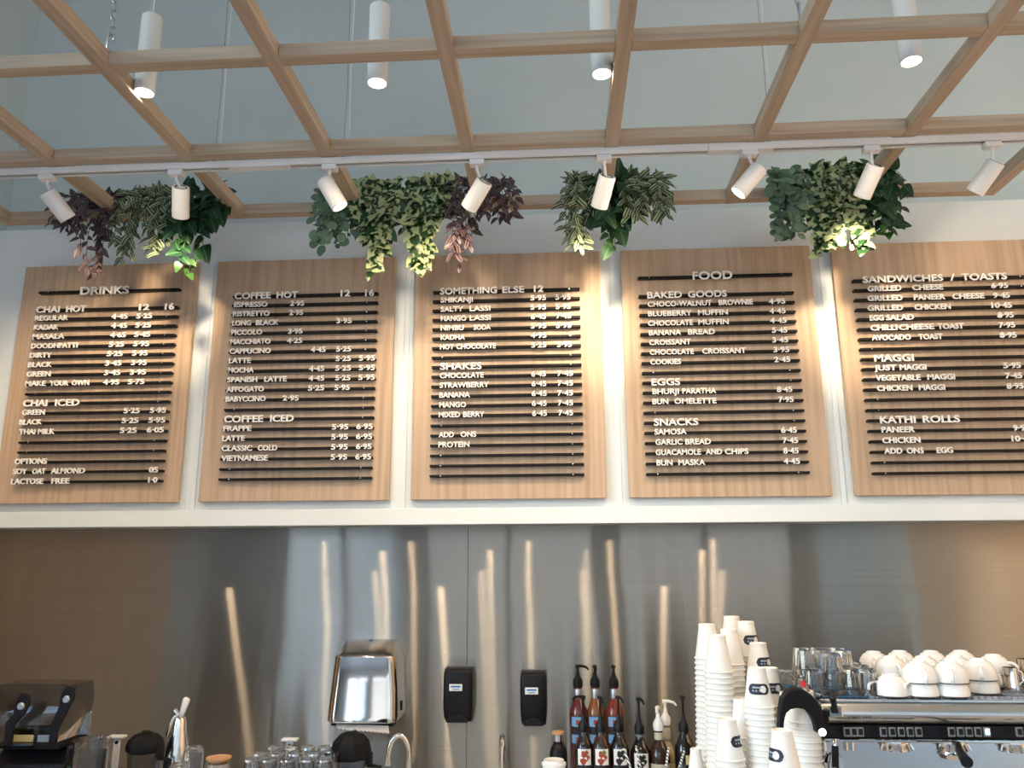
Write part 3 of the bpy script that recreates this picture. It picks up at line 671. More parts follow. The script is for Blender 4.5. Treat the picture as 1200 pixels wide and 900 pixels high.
def soap(px0, px1, py0, py1, label, tilt=0):
    fy = SY-.095
    a, b = at(px0, py0, fy), at(px1, py1, fy); w_ = (b.x-a.x)/2; H = a.z-b.z; cx = (a.x+b.x)/2
    e = empty('soap_dispenser', (cx, SY, b.z), label, 'soap dispenser', 'black wall soap dispensers')
    vs = []; fs = []; hs = [0, .02, .10, .3, .6, .85, .95, 1]
    N = 0
    for t in hs:
        ww = w_*(1-.10*max(0, .2-t)/.2-.05*max(0, t-.85)/.15); d = .1*(.90+.08*math.sin(PI*t))-(.02 if t == 1 else 0)-(.03*(1-t/.1) if t < .1 else 0)
        ring = [(-ww, 0), (ww, 0)]
        for q in range(9):
            an = PI*q/8; x = ww*math.copysign(abs(math.cos(an))**.35, math.cos(an)); ring.append((x, -d*(.78+.22*math.sin(an)**.8) if 0 < q < 8 else -d*.72))
        N = len(ring); vs += [(x, y, t*H) for x, y in ring]
    for i in range(len(hs)-1):
        for k_ in range(N): fs.append((i*N+k_, i*N+(k_+1) % N, (i+1)*N+(k_+1) % N, (i+1)*N+k_))
    fs += [tuple(range(N)), tuple((len(hs)-1)*N+k_ for k_ in range(N))]
    MB().add(vs, fs).build('housing', M['black'], e, 50, .003)
    # push bar: a shallow arched lip at the foot
    MB().prism([(w_*.72*math.cos(PI*q/10), .004+H*.15*math.sin(PI*q/10)) for q in range(11)], 'y', -.104, -.07).build('push_bar', M['black'], e, 30, .003)
    lb = MB().box((-.006, -.1, H*.66), (.052, .004, .026)).build('label', M['label_white'], e, 0, .002)
    for dz, ww in ((.004, .038), (-.006, .026)): MB().box((-.006, -.1025, H*.66+dz), (ww, .001, .006 if dz > 0 else .003)).build('print_bar', M['bluelab'], lb, 0)
soap(519, 553, 784, 848, 'black soap dispenser on the steel wall nearer the towel dispenser')
soap(609, 641, 788, 852, 'black soap dispenser on the steel wall nearer the syrup bottles')

# ------------------------------------------------------------------ taps
def faucet(pts, r, label, y):
    P = [at(px, py, y+dy) for px, py, dy in pts]; b = Vector((P[0].x, P[0].y, CT))
    e = empty('gooseneck_tap', b, label, 'tap', 'chrome gooseneck taps')
    MB().lathe([(0, 0), (.026, 0), (.026, .008), (.018, .014), (.016, .05), (0, .05)], 20).build('base', M['chrome'], e)
    pp = [Vector((0, 0, .01))]+[p-b for p in P]
    sp_ = [pp[0]]
    for i in range(1, len(pp)-1):
        for q in range(4):
            t = q/4; p0, p1, p2, p3 = pp[i-1], pp[i], pp[i+1], pp[min(i+2, len(pp)-1)]
            sp_.append(.5*((2*p1)+(-p0+p2)*t+(2*p0-5*p1+4*p2-p3)*t*t+(-p0+3*p1-3*p2+p3)*t**3))
    sp_.append(pp[-1])
    MB().tube(sp_, r, 12).build('spout', M['chrome'], e, 60)
    MB().tube([sp_[-1]+Vector((0, 0, .006)), sp_[-1]-Vector((0, 0, .012))], r*1.2, 12).build('aerator', M['chrome'], e)
    MB().tube([(.015, 0, .035), (.05, -.01, .06)], [.006, .004], 8).build('lever', M['chrome'], e)
faucet([(479, 895, 0), (479, 876, 0), (473, 864, -.005), (466, 862, -.01), (459, 869, -.015), (455.5, 882, -.018), (455, 893, -.018)], .0105, 'chrome gooseneck tap under the towel dispenser', 3.22)
faucet([(588.5, 895, 0), (588.5, 878, 0), (588.5, 868, -.02), (588.5, 863, -.05), (588.5, 866, -.09), (588.5, 876, -.11)], .0105, 'chrome tap seen end on between the soap dispensers', 3.26)

# ------------------------------------------------------------------ syrup bottles
def curved_label(r, z0, z1, ang, m, name, parent, n=8, a0=-PI/2, lift=.0006):
    vs, fs = [], []
    for i in range(n+1):
        a = a0-ang/2+ang*i/n
        for z in (z0, z1): vs.append(((r+lift)*math.cos(a), (r+lift)*math.sin(a), z))
    for i in range(n): fs.append((2*i, 2*i+2, 2*i+3, 2*i+1))
    return MB().add(vs, fs).build(name, m, parent, 60)
def pump(e, z, m, h=.1, yaw=0, style='black', r=.014):
    MB().lathe([(0, z-.006), (r*1.25, z-.006), (r*1.35, z+.012), (r*1.25, z+.020), (r*.6, z+.034), (r*.42, z+.05), (0, z+.05)], 8).build('pump_collar', m, e)
    MB().lathe([(0, z+.04), (.0042, z+.04), (.0042, z+h-.01), (0, z+h-.01)], 10).build('pump_rod', m, e)
    d = Vector((math.cos(yaw), math.sin(yaw), 0))
    MB().tube([Vector((0, 0, z+h-.012)), Vector((0, 0, z+h-.002))], .009, 12).build('pump_head', m, e, 35, .002)
    MB().tube([Vector((0, 0, z+h-.006))-d*.008, Vector((0, 0, z+h-.004))+d*.012, Vector((0, 0, z+h-.008))+d*.032, Vector((0, 0, z+h-.018))+d*.042], [.0065, .0055, .0045, .0035], 8).build('spout', m, e)
def bottle(px, ytop, y, shoulder, body, neckm, label, pumpm, kind, yaw=-1.2, r=.035, ph=.095):
    top = at(px, ytop, y); x = top.x; H = top.z-CT-ph
    zs = H
    e = empty('syrup_bottle', (x, y, CT), label, 'bottle', 'pump syrup bottles beside the cup stacks')
    shz = at(px, shoulder, y).z-CT
    rn = .0135
    MB().lathe([(0, 0), (r*.95, 0), (r, .006), (r, shz-.03), (r*.93, shz-.014), (r*.70, shz+.004), (rn*1.25, shz+.020), (rn, shz+.030), (rn, H), (0, H)], 24).build('glass_body', body, e, 50)
    if kind.startswith('white') or kind == 'yellow': MB().lathe([(rn*1.02, shz+.030), (rn*1.05, shz+.034), (rn*1.05, H-.004), (rn*1.02, H)], 20, None, False).build('clear_neck', M['neck'], e)
    if neckm: MB().lathe([(rn*1.03, H-.055), (rn*1.14, H-.05), (rn*1.14, H-.018), (rn*1.03, H-.012)], 16, None, False).build('neck_wrap', neckm, e)
    pump(e, H, pumpm, ph, yaw)
    if kind == 'blue':
        curved_label(r, shz-.135, shz-.035, 1.9, M['label_black'], 'label', e)
        l = curved_label(r, shz-.072, shz-.038, 1.2, M['label_blue'], 'label_panel', e, lift=.0012, a0=-PI/2-.25)
        curved_label(r, shz-.066, shz-.048, .4, M['fruit'], 'picture', l, lift=.0018, a0=-PI/2-.1)
        curved_label(r, shz-.13, shz-.1, 1.2, M['label_blue'], 'label_panel', e, lift=.0012, a0=-PI/2-.25)
        curved_label(r, shz-.128, shz-.108, .4, M['fruit'], 'picture', l, lift=.0018, a0=-PI/2-.1)
    if kind.startswith('white'):
        c = {'whitefruit': M['fruit'], 'whitegreen': M['fruit'], 'whiteblack': M['label_black']}[kind]
        l = curved_label(r, shz-.070, shz-.018, 1.4, M['label_white'], 'label', e, lift=.001)
        for q, (da, dz, rr_) in enumerate(((-.12, .012, .011), (.16, .024, .012), (-.05, .036, .010), (.22, .041, .007))):
            n_ = 10; vs = []
            for k_ in range(n_):
                t_ = 2*PI*k_/n_; wob = 1+.18*math.sin(3*t_+q); A_ = -PI/2+da+rr_*wob*math.cos(t_)/r; vs.append(((r+.0018)*math.cos(A_), (r+.0018)*math.sin(A_), shz-.070+dz+rr_*wob*math.sin(t_)))
            MB().add(vs, [tuple(range(n_))]).build('picture', c if not (kind == 'whitegreen' and q == 3) else M['green'], l, 0)
        curved_label(r, shz-.13, shz-.070, 1.9, M['label_black'], 'label_foot', e, lift=.0008)
    if kind == 'tan': curved_label(r, shz-.12, shz-.05, 2.2, M['label_tan'], 'label', e)
    if kind == 'yellow': curved_label(r, shz-.07, shz-.04, .8, M['yellow'], 'label', e, a0=-PI/2+.3)
YB_, YF = 3.23, 3.03
bottle(676.7, 779, YB_, 826, M['syrup_red'], M['galv'], 'tall dark red syrup bottle with blue label, leftmost of the back row', M['blackmatte'], 'blue', .0, .034, .075)
bottle(696.8, 779, YB_, 826, M['syrup_amber'], M['galv'], 'tall amber syrup bottle with blue label, middle of the back row', M['blackmatte'], 'blue', -1.5, .034, .075)
bottle(718.7, 779, YB_, 826, M['syrup_orange'], M['galv'], 'tall red orange syrup bottle with blue label, rightmost of the back row', M['blackmatte'], 'blue', -1.6, .034, .075)
bottle(683, 815, YF, 869, M['syrup_dark'], None, 'dark syrup bottle with a red fruit picture, leftmost of the front row', M['black'], 'whitefruit', 2.6, .034, .115)
bottle(703, 815, YF-.005, 869, M['syrup_brown'], None, 'dark syrup bottle with a red and green fruit picture, second in the front row', M['black'], 'whitegreen', -1.4, .034, .115)
bottle(724, 815, YF, 869, M['syrup_dark'], None, 'dark syrup bottle with a black sketch on its white label, third in the front row', M['black'], 'whiteblack', -1.2, .034, .115)
bottle(748, 817, YF, 874, M['syrup_dark'], None, 'dark syrup bottle standing apart left of the white pump bottles', M['black'], 'whiteblack', -1.2, .036, .115)
bottle(770.5, 827, YF, 875, M['syrup_brown'], M['label_tan'], 'brown syrup bottle with a tan label and the lower white pump', M['whitep'], 'tan', -1.8, .036, .075)
bottle(779, 820, YF+.10, 878, M['syrup_pale'], M['label_tan'], 'pale syrup bottle with a taller white pump behind the brown one', M['whitep'], 'yellow', -.3, .034, .08)
bottle(799.5, 815, YF, 868, M['syrup_dark'], None, 'dark syrup bottle nearest the paper cup stacks', M['black'], 'yellow', -1.7, .037, .115)
# cork topped black bottle
p = at(654, 857, 3.1); e = empty('black_bottle', (p.x, 3.1, CT), 'small black bottle with a light wood stopper left of the syrups', 'bottle')
H = p.z-CT
MB().lathe([(0, 0), (.03, 0), (.032, .006), (.032, H-.07), (.026, H-.052), (.017, H-.042), (.017, H-.03), (0, H-.03)], 24).build('body', M['black'], e)
MB().lathe([(0, H-.032), (.0185, H-.032), (.0185, H-.008), (0, H-.008)], 20).build('metal_collar', M['satin'], e)
MB().lathe([(0, H-.009), (.023, H-.009), (.023, H), (0, H)], 20).build('stopper', M['bamboo'], e, 35, .001)
# lidded coffee cup
p = at(649, 890, 2.75); e = empty('lidded_cup', (p.x, 2.75, CT), 'white takeaway cup with a flat white lid at the bottom edge', 'cup'); H = p.z-CT
MB().lathe([(0, 0), (.028, 0), (.037, H-.012), (0, H-.012)], 24).build('cup_body', M['paper'], e)
MB().lathe([(0, H-.002), (.027, H-.002), (.029, H), (.032, H), (.034, H-.008), (.039, H-.009), (.039, H-.016), (.036, H-.018), (0, H-.018)], 28).build('lid', M['whitep'], e, 50)
# straws in their jar
jx = at(767.5, 950, 2.62)
e = empty('straw_jar', (jx.x, 2.62, CT), 'clear jar holding the striped straws, below the picture edge', 'jar')
MB().lathe([(0, 0), (.030, 0), (.033, .09), (.031, .09), (.028, .004), (0, .004)], 20).build('jar_body', M['glass'], e)
sm_ = mat('striped straw', (.85, .85, .82), .5)
tc = nd(sm_, 'ShaderNodeTexCoord'); wv = nd(sm_, 'ShaderNodeTexWave', wave_type='BANDS', bands_direction='DIAGONAL'); wv.inputs['Scale'].default_value = 55
lk(sm_, tc.outputs['Object'], wv.inputs[0]); r_ = ramp(sm_, [(.62, (.85, .85, .82)), (.7, (.03, .03, .03))]); lk(sm_, wv.outputs[0], r_.inputs[0]); lk(sm_, r_.outputs[0], pb(sm_).inputs['Base Color'])
for i, (sx, sy, lab) in enumerate(((731, 877, 'striped straw leaning furthest left'), (745, 874, 'striped straw leaning left in front of the lone dark bottle'), (783.5, 876, 'striped straw leaning right before the white pump bottles'), (802, 880, 'striped straw leaning furthest right'))):
    t = at(sx, sy, 2.62+(.015 if i % 2 else -.015)); b = Vector((jx.x+(t.x-jx.x)*.02, 2.62+(.008 if i % 2 else -.008), CT+.006))
    e = empty('drinking_straw', b, lab, 'straw', 'striped straws in the jar')
    MB().tube([(0, 0, 0), t-b], .0034, 8).build('straw_tube', sm_, e)

# ------------------------------------------------------------------ paper cups
CUP_H, CUP_RB, CUP_RT, NEST = .104, .0245, .0405, .0152
def cup_mesh(name='paper_cup', H=CUP_H, rb=CUP_RB, rt=CUP_RT):
    # inverted: rolled rim at z = 0, foot on top with its recessed base
    return MB().lathe([(rt-.0016, .0005), (rt+.0016, .0), (rt+.0030, .0024), (rt+.0018, .0050), (rt-.0004, .0054), (rb+.0004, H-.010), (rb+.0010, H-.009), (rb+.0004, H-.0008), (rb-.0012, H), (rb-.0022, H-.001), (rb-.0028, H-.006), (0, H-.006)], 28, None, False).mesh(name, M['paper'], 30)
cupm = cup_mesh(); shortm = cup_mesh('paper_cup', .078, .0275, CUP_RT)
smallm = cup_mesh('espresso_cup', .062, .0155, .0235)
inner = MB().lathe([(CUP_RT-.0018, .001), (CUP_RB-.0002, CUP_H-.010)], 24, None, False).mesh('inner', M['paper'])
def badge(e, H, rt, rb, ang, z0=.040, z1=.060, half=.92):
    """navy pill print with a round white emblem, following the cup wall; placed near the foot of the inverted cup"""
    def P(a, z, lift):
        r = rt-(rt-rb)*z/H+lift; return (r*math.cos(a), r*math.sin(a), z)
    zc, hh = (z0+z1)/2, (z1-z0)/2; R = (rt+rb)/2; ea = hh/R
    vs, fs = [P(ang, zc, .0011)], []; K = []
    for q in range(9): t = -PI/2+PI*q/8; K.append((ang+half-ea+ea*math.cos(t), zc+hh*math.sin(t)))
    for q in range(1, 8): K.append((ang+half-ea-(2*half-2*ea)*q/8, zc+hh))
    for q in range(9): t = PI/2+PI*q/8; K.append((ang-half+ea+ea*math.cos(t), zc+hh*math.sin(t)))
    for q in range(1, 8): K.append((ang-half+ea+(2*half-2*ea)*q/8, zc-hh))
    # strips across to follow the curve
    nU = 14; vs, fs = [], []
    for i in range(nU+1):
        u = -half+2*half*i/nU; du = max(0, abs(u)-(half-ea))/ea; h_ = hh*math.sqrt(max(.0, 1-du*du))
        vs += [P(ang+u, zc-h_, .0009), P(ang+u, zc+h_, .0009)]
    for i in range(nU): fs.append((2*i, 2*i+2, 2*i+3, 2*i+1))
    l = MB().add(vs, fs).build('badge', M['navy'], e, 60)
    vs = [P(ang+half-ea*1.35, zc, .0013)]; n = 14
    for q in range(n): t = 2*PI*q/n; vs.append(P(ang+half-ea*1.35+ea*.62*math.cos(t), zc+hh*.66*math.sin(t), .0013))
    MB().add(vs, [(0, 1+q, 1+(q+1) % n) for q in range(n)]).build('emblem', M['label_white'], l, 60)
    for dz in (.3, -.3):
        vs, fs = [], []
        for i in range(7):
            u = -half+ea*.9+(half*.85)*i/6
            vs += [P(ang+u, zc+hh*(dz-.16), .0012), P(ang+u, zc+hh*(dz+.16), .0012)]
        for i in range(6):
            if i % 2 == 0 or dz > 0: fs.append((2*i, 2*i+2, 2*i+3, 2*i+1))
        MB().add(vs, fs).build('print_line', M['bluegrey'], l, 60)
def nth(n):
    return '%d%s' % (n, 'th' if 10 <= n % 100 <= 20 else {1: 'st', 2: 'nd', 3: 'rd'}.get(n % 10, 'th'))
def stack(px, pyt, y, lab, bad=None, small=False, short=False):
    H, me, ns = (CUP_H, cupm, NEST) if not small else (.062, smallm, .011)
    if short: H, me = .078, shortm
    t = at(px, pyt, y); h = t.z-CT; n = max(1, int(round((h-H)/ns))+1); ns = (h-H)/max(1, n-1)
    rnd = random.Random(int(px*7)); g = 'paper cups nested in ' + lab
    jx_, jy_ = 0, 0; lean = rnd.uniform(-.0006, .0006)
    for i in range(n):
        top = i == n-1
        if not top and t.z-CT-H-(n-1-i)*ns < 0: continue
        z = CT+i*ns
        o = obj('paper_cup', me, None, (t.x+lean*(i-n+1), y+rnd.uniform(-.0005, .0005), z)); o.rotation_euler.z = rnd.uniform(0, 6)
        if top:
            o.rotation_euler.z = 0
            tag(o, 'topmost white paper cup of '+lab, 'paper cup', 'topmost cups of the stacks')
            if bad is not None:
                if bad[0] > 5: pass
                badge(o, H, CUP_RT, CUP_RB, -PI/2+bad[0], z0=.036, z1=.064)
        else: tag(o, 'white paper cup, %s from the top of %s' % (nth(n-i), lab), 'paper cup', g)
    return n
NC = [
 stack(828, 731, 2.63, 'the leftmost tall stack'), stack(840, 744, 2.50, 'the stack in front of the leftmost one'),
 stack(854, 737, 2.60, 'the plain stack beside the tallest one'), stack(857, 722, 2.74, 'the tallest stack at the back'),
 stack(874, 728, 2.66, 'the back stack with a badge', (.35,)), stack(888, 753, 2.58, 'the second highest stack with a badge', (.45,)),
 stack(886.5, 782, 2.40, 'the front stack with a badge', (-.15,)), stack(901, 782, 2.50, 'the badged stack beside the black arch', (.15,)),
 stack(869, 818, 2.475, 'the half hidden cream shaded stack', (.9,)), stack(852, 842, 2.38, 'the short front stack, badge at its edge', (.9,)),
 stack(916, 855, 2.12, 'the low stack under the black arch', (-1.15,)), stack(815, 877, 2.55, 'the tiny cup stack beside the bottles', None, True),
 stack(940, 809, 2.270, 'the shaded stack inside the black arch', None, False, True), stack(926, 811, 2.36, 'the shaded stack left within the arch', None, False, True)]
print('cups', NC, sum(NC))

# ------------------------------------------------------------------ espresso machine
MY = 2.25                                   # front plane of the machine
pL = at(962, 826, MY); pT = at(1080, 821, MY)
mx0 = pL.x; mx1 = mx0+1.02; mzt = pT.z; DEP = .50
def mz(py, y=MY): return at(1080, py, y).z
e = empty('espresso_machine', ((mx0+mx1)/2, MY+.25, CT), 'wide polished steel espresso machine carrying cups and glasses', 'espresso machine')
def L_(x, y, z): return Vector((x-(mx0+mx1)/2, y-MY-.25, z-CT))
zt = mzt-CT; z1 = mz(851)-CT; z2 = mz(866)-CT; hx = (mx1-mx0)/2
# curved front cowl (profile in y,z)
prof = []
for q in range(11):
    a = PI*.5*q/10; prof.append((-.25-.03*math.sin(PI*q/10)**1+.028*(1-math.sin(a))-.0, z1+(zt-z1)*(1-q/10)))
prof = [(-.205, zt)]+[(-.25+.022*(1-math.sin(PI*q/12*1.0))-.012, zt-.003-(zt-z1-.003)*q/12) for q in range(1, 12)]+[(-.225, z1), (-.205, z1)]
MB().prism(prof, 'x', -hx, hx).build('front_cowl', M['satin'], e, 60)
MB().box((0, -.226, (z1+z2)/2), (2*hx, .035, z1-z2)).build('button_panel', M['black'], e, 0, .002)
MB().box((0, -.228, z2-.0045), (2*hx, .05, .009)).build('lower_lip', M['chrome'], e, 0, .003)
MB().box((.0275, .02, (zt+z2)/2-.004), (2*hx-.06, .45, zt-z2-.008)).build('upper_body', M['satin'], e, 0, .004)
MB().box((0, .002, zt-.002), (2*hx, .494, .008)).build('cup_tray', M['satin'], e, 0, .002)
g = MB()
for i in range(60): g.box((-hx+.02+(2*hx-.04)*i/59, .005, zt+.0035), (.0025, .46, .003))
for j in range(9): g.box((0, -.21+.42*j/8, zt+.0035), (2*hx-.03, .0025, .003))
g.build('tray_grille', M['galv'], e, 0)
MB().tube([(-hx+.01, -.235, zt+.008), (-hx+.01, .24, zt+.012), (hx-.01, .24, zt+.012), (hx-.01, -.235, zt+.008)], .004, 8).build('tray_rail', M['chrome'], e)
MB().box((.03, .11, (z2+.04)/2), (2*hx-.07, .26, z2-.04)).build('back_body', M['satin'], e, 0, .004)
MB().box((.03, -.02, .06), (2*hx-.07, .42, .08)).build('drip_tray', M['satin'], e, 0, .006)
for sx in (-1, 1):
    for sy in (-.16, .2): MB().lathe([(0, 0), (.022, 0), (.018, .022), (0, .022)], 16, Matrix.Translation((sx*(hx-.10)+.03, sy, 0))).build('foot', M['blackmatte'], e)
    MB().tube([(sx*(hx-.006), -.225, 0), (sx*(hx-.006), -.23, z2-.005)], .006, 10).build('frame_post', M['chrome'], e)
    MB().tube([(sx*(hx-.035), -.22, .09), (sx*(hx-.035), -.222, z2-.01)], .004, 10).build('frame_post', M['chrome'], e)
# black arched side guard standing out from the left end of the machine
def arcband(pts_o, pts_i, y0, y1, name, m):
    n = len(pts_o); vs = []; fs = []
    for y in (y0, y1):
        vs += [L_(at(px, py, MY-.06).x, y, at(px, py, MY-.06).z) for px, py in pts_o+pts_i]
    N = 2*n
    for k_ in range(n-1):
        fs += [(k_, k_+1, n+k_+1, n+k_), (N+k_, N+n+k_, N+n+k_+1, N+k_+1), (k_, N+k_, N+k_+1, k_+1), (n+k_, n+k_+1, N+n+k_+1, N+n+k_)]
    fs += [(0, n, N+n, N), (n-1, N+n-1, N+2*n-1, 2*n-1)]
    return MB().add(vs, fs).build(name, m, e, 40, .004)
po = [(914, 858), (914, 846), (915, 832), (917, 820), (923, 810), (932, 806.5), (942, 808), (951, 814), (958, 822), (964, 834), (967, 846), (968, 860)]
pi_ = [(919, 858), (919, 850), (920, 842), (922, 836), (927, 831.5), (934, 830), (942, 831), (948, 835), (952, 841), (955, 847), (957, 853), (958, 860)]
arcband(po, pi_, MY-.06, MY-.024, 'side_arch', M['blackmatte'])
c = L_(at(963.5, 858, MY-.064).x, MY-.058, at(963.5, 858, MY-.064).z)
MB().lathe([(0, 0), (.009, 0), (.0105, .004), (.0105, .008), (0, .008)], 18, Matrix.Translation(c) @ Matrix.Rotation(PI/2, 4, 'X')).build('lamp_ring', M['satin'], e)
MB().lathe([(0, .0085), (.0088, .0085)], 18, Matrix.Translation(c) @ Matrix.Rotation(PI/2, 4, 'X'), False).build('work_lamp', M['led'], e)
# connector that carries the arch on the body
MB().box(L_(at(966, 850, MY-.02).x, MY-.012, at(966, 842, MY-.02).z), (.022, .034, .04)).build('arch_bracket', M['blackmatte'], e, 0, .003)
# black steam lever
kx = at(976.5, 830, MY-.03); t_ = at(975.5, 813, MY-.03); b_ = at(979, 835, MY-.04)
def LV(p): return L_(p.x, p.y, p.z)
MB().box(LV(at(979, 834, MY-.028)), (.034, .012, .026)).build('lever_seat', M['chrome'], e, 0, .003)
MB().tube([LV(b_), LV(at(977.5, 826, MY-.042)), LV(at(976, 820, MY-.045)), LV(t_)], [.009, .007, .0085, .0115], 12).build('steam_lever', M['black'], e)
# buttons
for px in (993, 1001, 1008.5, 1035.5, 1046, 1056.5, 1067, 1077, 1115.5, 1126, 1136, 1146.5, 1157, 1195):
    p = at(px, 858, MY-.022)
    b = MB().box((0, 0, 0), (.0175, .006, .0225)).build('button', M['btn'], e, 0, .002, loc=L_(p.x, MY+.25-.25-.020, p.z))
    MB().box((0, -.002, .001), (.011, .005, .0145)).build('button_face', M['ledblue'] if px == 1157 else M['black'], b, 0, .001)
# lettering on the cowl
yl = MY-.0125
a, b = at(994.5, 843, yl), at(1021.5, 843, yl)
me = text_mesh('AURELIA WAVE', 0, b.x-a.x, 0, .0072, .0008, M['label_black'], bold=.0)
o = obj('lettering', me, e, L_(a.x, MY-.0125, a.z))
# group heads with portafilters
def group_head(px, handle=None):
    p = at(px, 868, MY+.02); c = L_(p.x, MY+.04, CT+z2)
    MB().lathe([(0, 0), (.036, 0), (.040, -.006), (.040, -.020), (.034, -.026), (.034, -.034), (0, -.034)], 24, Matrix.Translation(c)).build('group_head', M['chrome'], e, 50)
    for a in range(5):
        an = -PI*.85+PI*.7*a/4
        MB().tube([c+Vector((.038*math.cos(an), .038*math.sin(an), -.016)), c+Vector((.046*math.cos(an), .046*math.sin(an), -.030))], .0045, 6).build('lug', M['chrome'], e)
    if handle:
        a1 = L_(*at(handle[0], 872, MY-.0)); a2 = L_(*at(handle[0]+2, 880, MY-.06)); a3 = L_(*at(handle[1]-3, 889, MY-.10)); a4 = L_(*at(handle[1], handle[2], MY-.13))
        MB().lathe([(0, -.034), (.034, -.034), (.036, -.04), (.030, -.052), (0, -.052)], 24, Matrix.Translation(c)).build('portafilter_basket', M['chrome'], e)
        MB().tube([c+Vector((0, -.01, -.044)), a1], .007, 8).build('portafilter_neck', M['chrome'], e)
        MB().tube([a1, a2, a3, a4], [.008, .0095, .0125, .014], 12).build('portafilter_handle', M['black'], e, 60)
group_head(1050); group_head(1117, (1122.5, 1133, 893)); group_head(1190)
for sx in (991, 998): MB().tube([L_(*at(sx, 867, MY+.01)), L_(*at(sx+.5, 879, MY+.01))], .0055, 10).build('hot_water_spout', M['chrome'], e)
# steam wand with round grip
w0 = L_(*at(978, 866, MY-.01)); w1 = L_(*at(979, 884, MY-.02))
MB().tube([w0, w1, L_(*at(979, 930, MY-.03))], .004, 8).build('steam_wand', M['chrome'], e)
MB().tube([L_(*at(978.6, 874, MY-.02)), L_(*at(979, 900, MY-.03))], .0085, 10).build('wand_grip', M['blackmatte'], e)
MB().lathe([(0, -.006), (.024, -.006), (.026, 0), (.024, .006), (0, .006)], 24, Matrix.Translation(L_(*at(976.5, 894, MY+.01))) @ Matrix.Rotation(PI/2, 4, 'X')).build('pressure_dial', M['chrome'], e)
# left rod and red tip of the tray guard
MB().tube([L_(*at(911, 783, MY+.30)), L_(*at(925, 788, MY+.2)), L_(*at(941, 799, MY+.06))], .0028, 8).build('guard_rod', M['chrome'], e)
MB().tube([L_(*at(940, 800, MY+.06)), L_(*at(944, 805, MY+.04))], .006, 8).build('red_tip', M['red'], e)
MB().tube([L_(*at(944, 805, MY+.04)), L_(*at(951, 815, MY+.02))], .0045, 8).build('tip_stem', M['chrome'], e)
MB().prism([(q[0], q[1]) for q in [(-.25, zt-.01), (.23, zt-.01), (.23, zt+.012), (-.10, zt+.022), (-.22, zt+.004)]], 'x', -hx-.004, -hx+.006).build('side_plate', M['satin'], e, 0)

# cups on the tray
TZ0 = mzt+.0055
def mug_proto():
    o = empty('coffee_cup', (0, 0, 0), '', 'cup'); H = .052
    MB().lathe([(.0425, .0), (.0450, .0), (.0452, .002), (.0440, .016), (.0385, .034), (.0290, .046), (.0205, .050), (.0200, .0535), (.0175, .0535), (.017, .0505), (0, .0500)], 30, None, False).build('bowl', M['porcelain'], o, 40)
    MB().lathe([(.0453, .0), (.0456, .0012), (.0454, .0024)], 30, None, False).build('rim_shadow_band', M['rimshade'], o)  # dark band painted in as the shadow along the cup rim
    hp = [Vector((-.040, 0, .007)), Vector((-.054, 0, .006)), Vector((-.0625, 0, .016)), Vector((-.0600, 0, .029)), Vector((-.048, 0, .034)), Vector((-.034, 0, .034))]
    sp_ = []
    for i in range(len(hp)-1):
        p0, p1, p2, p3 = hp[max(i-1, 0)], hp[i], hp[i+1], hp[min(i+2, len(hp)-1)]
        for q in range(3):
            t = q/3; sp_.append(.5*((2*p1)+(-p0+p2)*t+(2*p0-5*p1+4*p2-p3)*t*t+(-p0+3*p1-3*p2+p3)*t**3))
    sp_.append(hp[-1]); MB().tube(sp_, .0042, 8).build('handle', M['porcelain'], o, 60)
    return o
proto = mug_proto(); first = True
MUGS = [ # px, depth, stack height, handle angle
 (1043, 2.30, 1, .2, 'in front, leftmost'), (1078, 2.30, 2, .55, 'in front, second from the left'), (1114, 2.30, 2, .35, 'in front, third from the left'), (1149, 2.36, 2, .3, 'in front, rightmost'),
 (1168, 2.47, 2, 1.3, 'at the right end, behind the front row'), (1046, 2.42, 2, .7, 'in the second row, leftmost'), (1085, 2.42, 2, .9, 'in the second row, middle'), (1122, 2.44, 2, .2, 'in the second row, right'),
 (1027, 2.55, 2, .3, 'in the back row, leftmost beside the glasses'), (1058, 2.57, 2, .5, 'in the back row, second from the left'), (1095, 2.57, 2, .2, 'in the back row, third from the left'), (1130, 2.58, 2, 1.1, 'in the back row, rightmost')]
for px, y, n, ha, where in MUGS:
    x = at(px, 800, y).x
    for j in range(n):
        if first: o = proto; first = False
        else: o = copy_tree(proto)
        o.location = (x, y, TZ0+j*.033); o.rotation_euler = (0, 0, ha+j*.9)
        o['label'] = 'upturned white porcelain cup %s, %s' % (where, 'on the tray' if j == 0 else 'stacked on top')
        o['group'] = 'porcelain cups on the espresso machine'
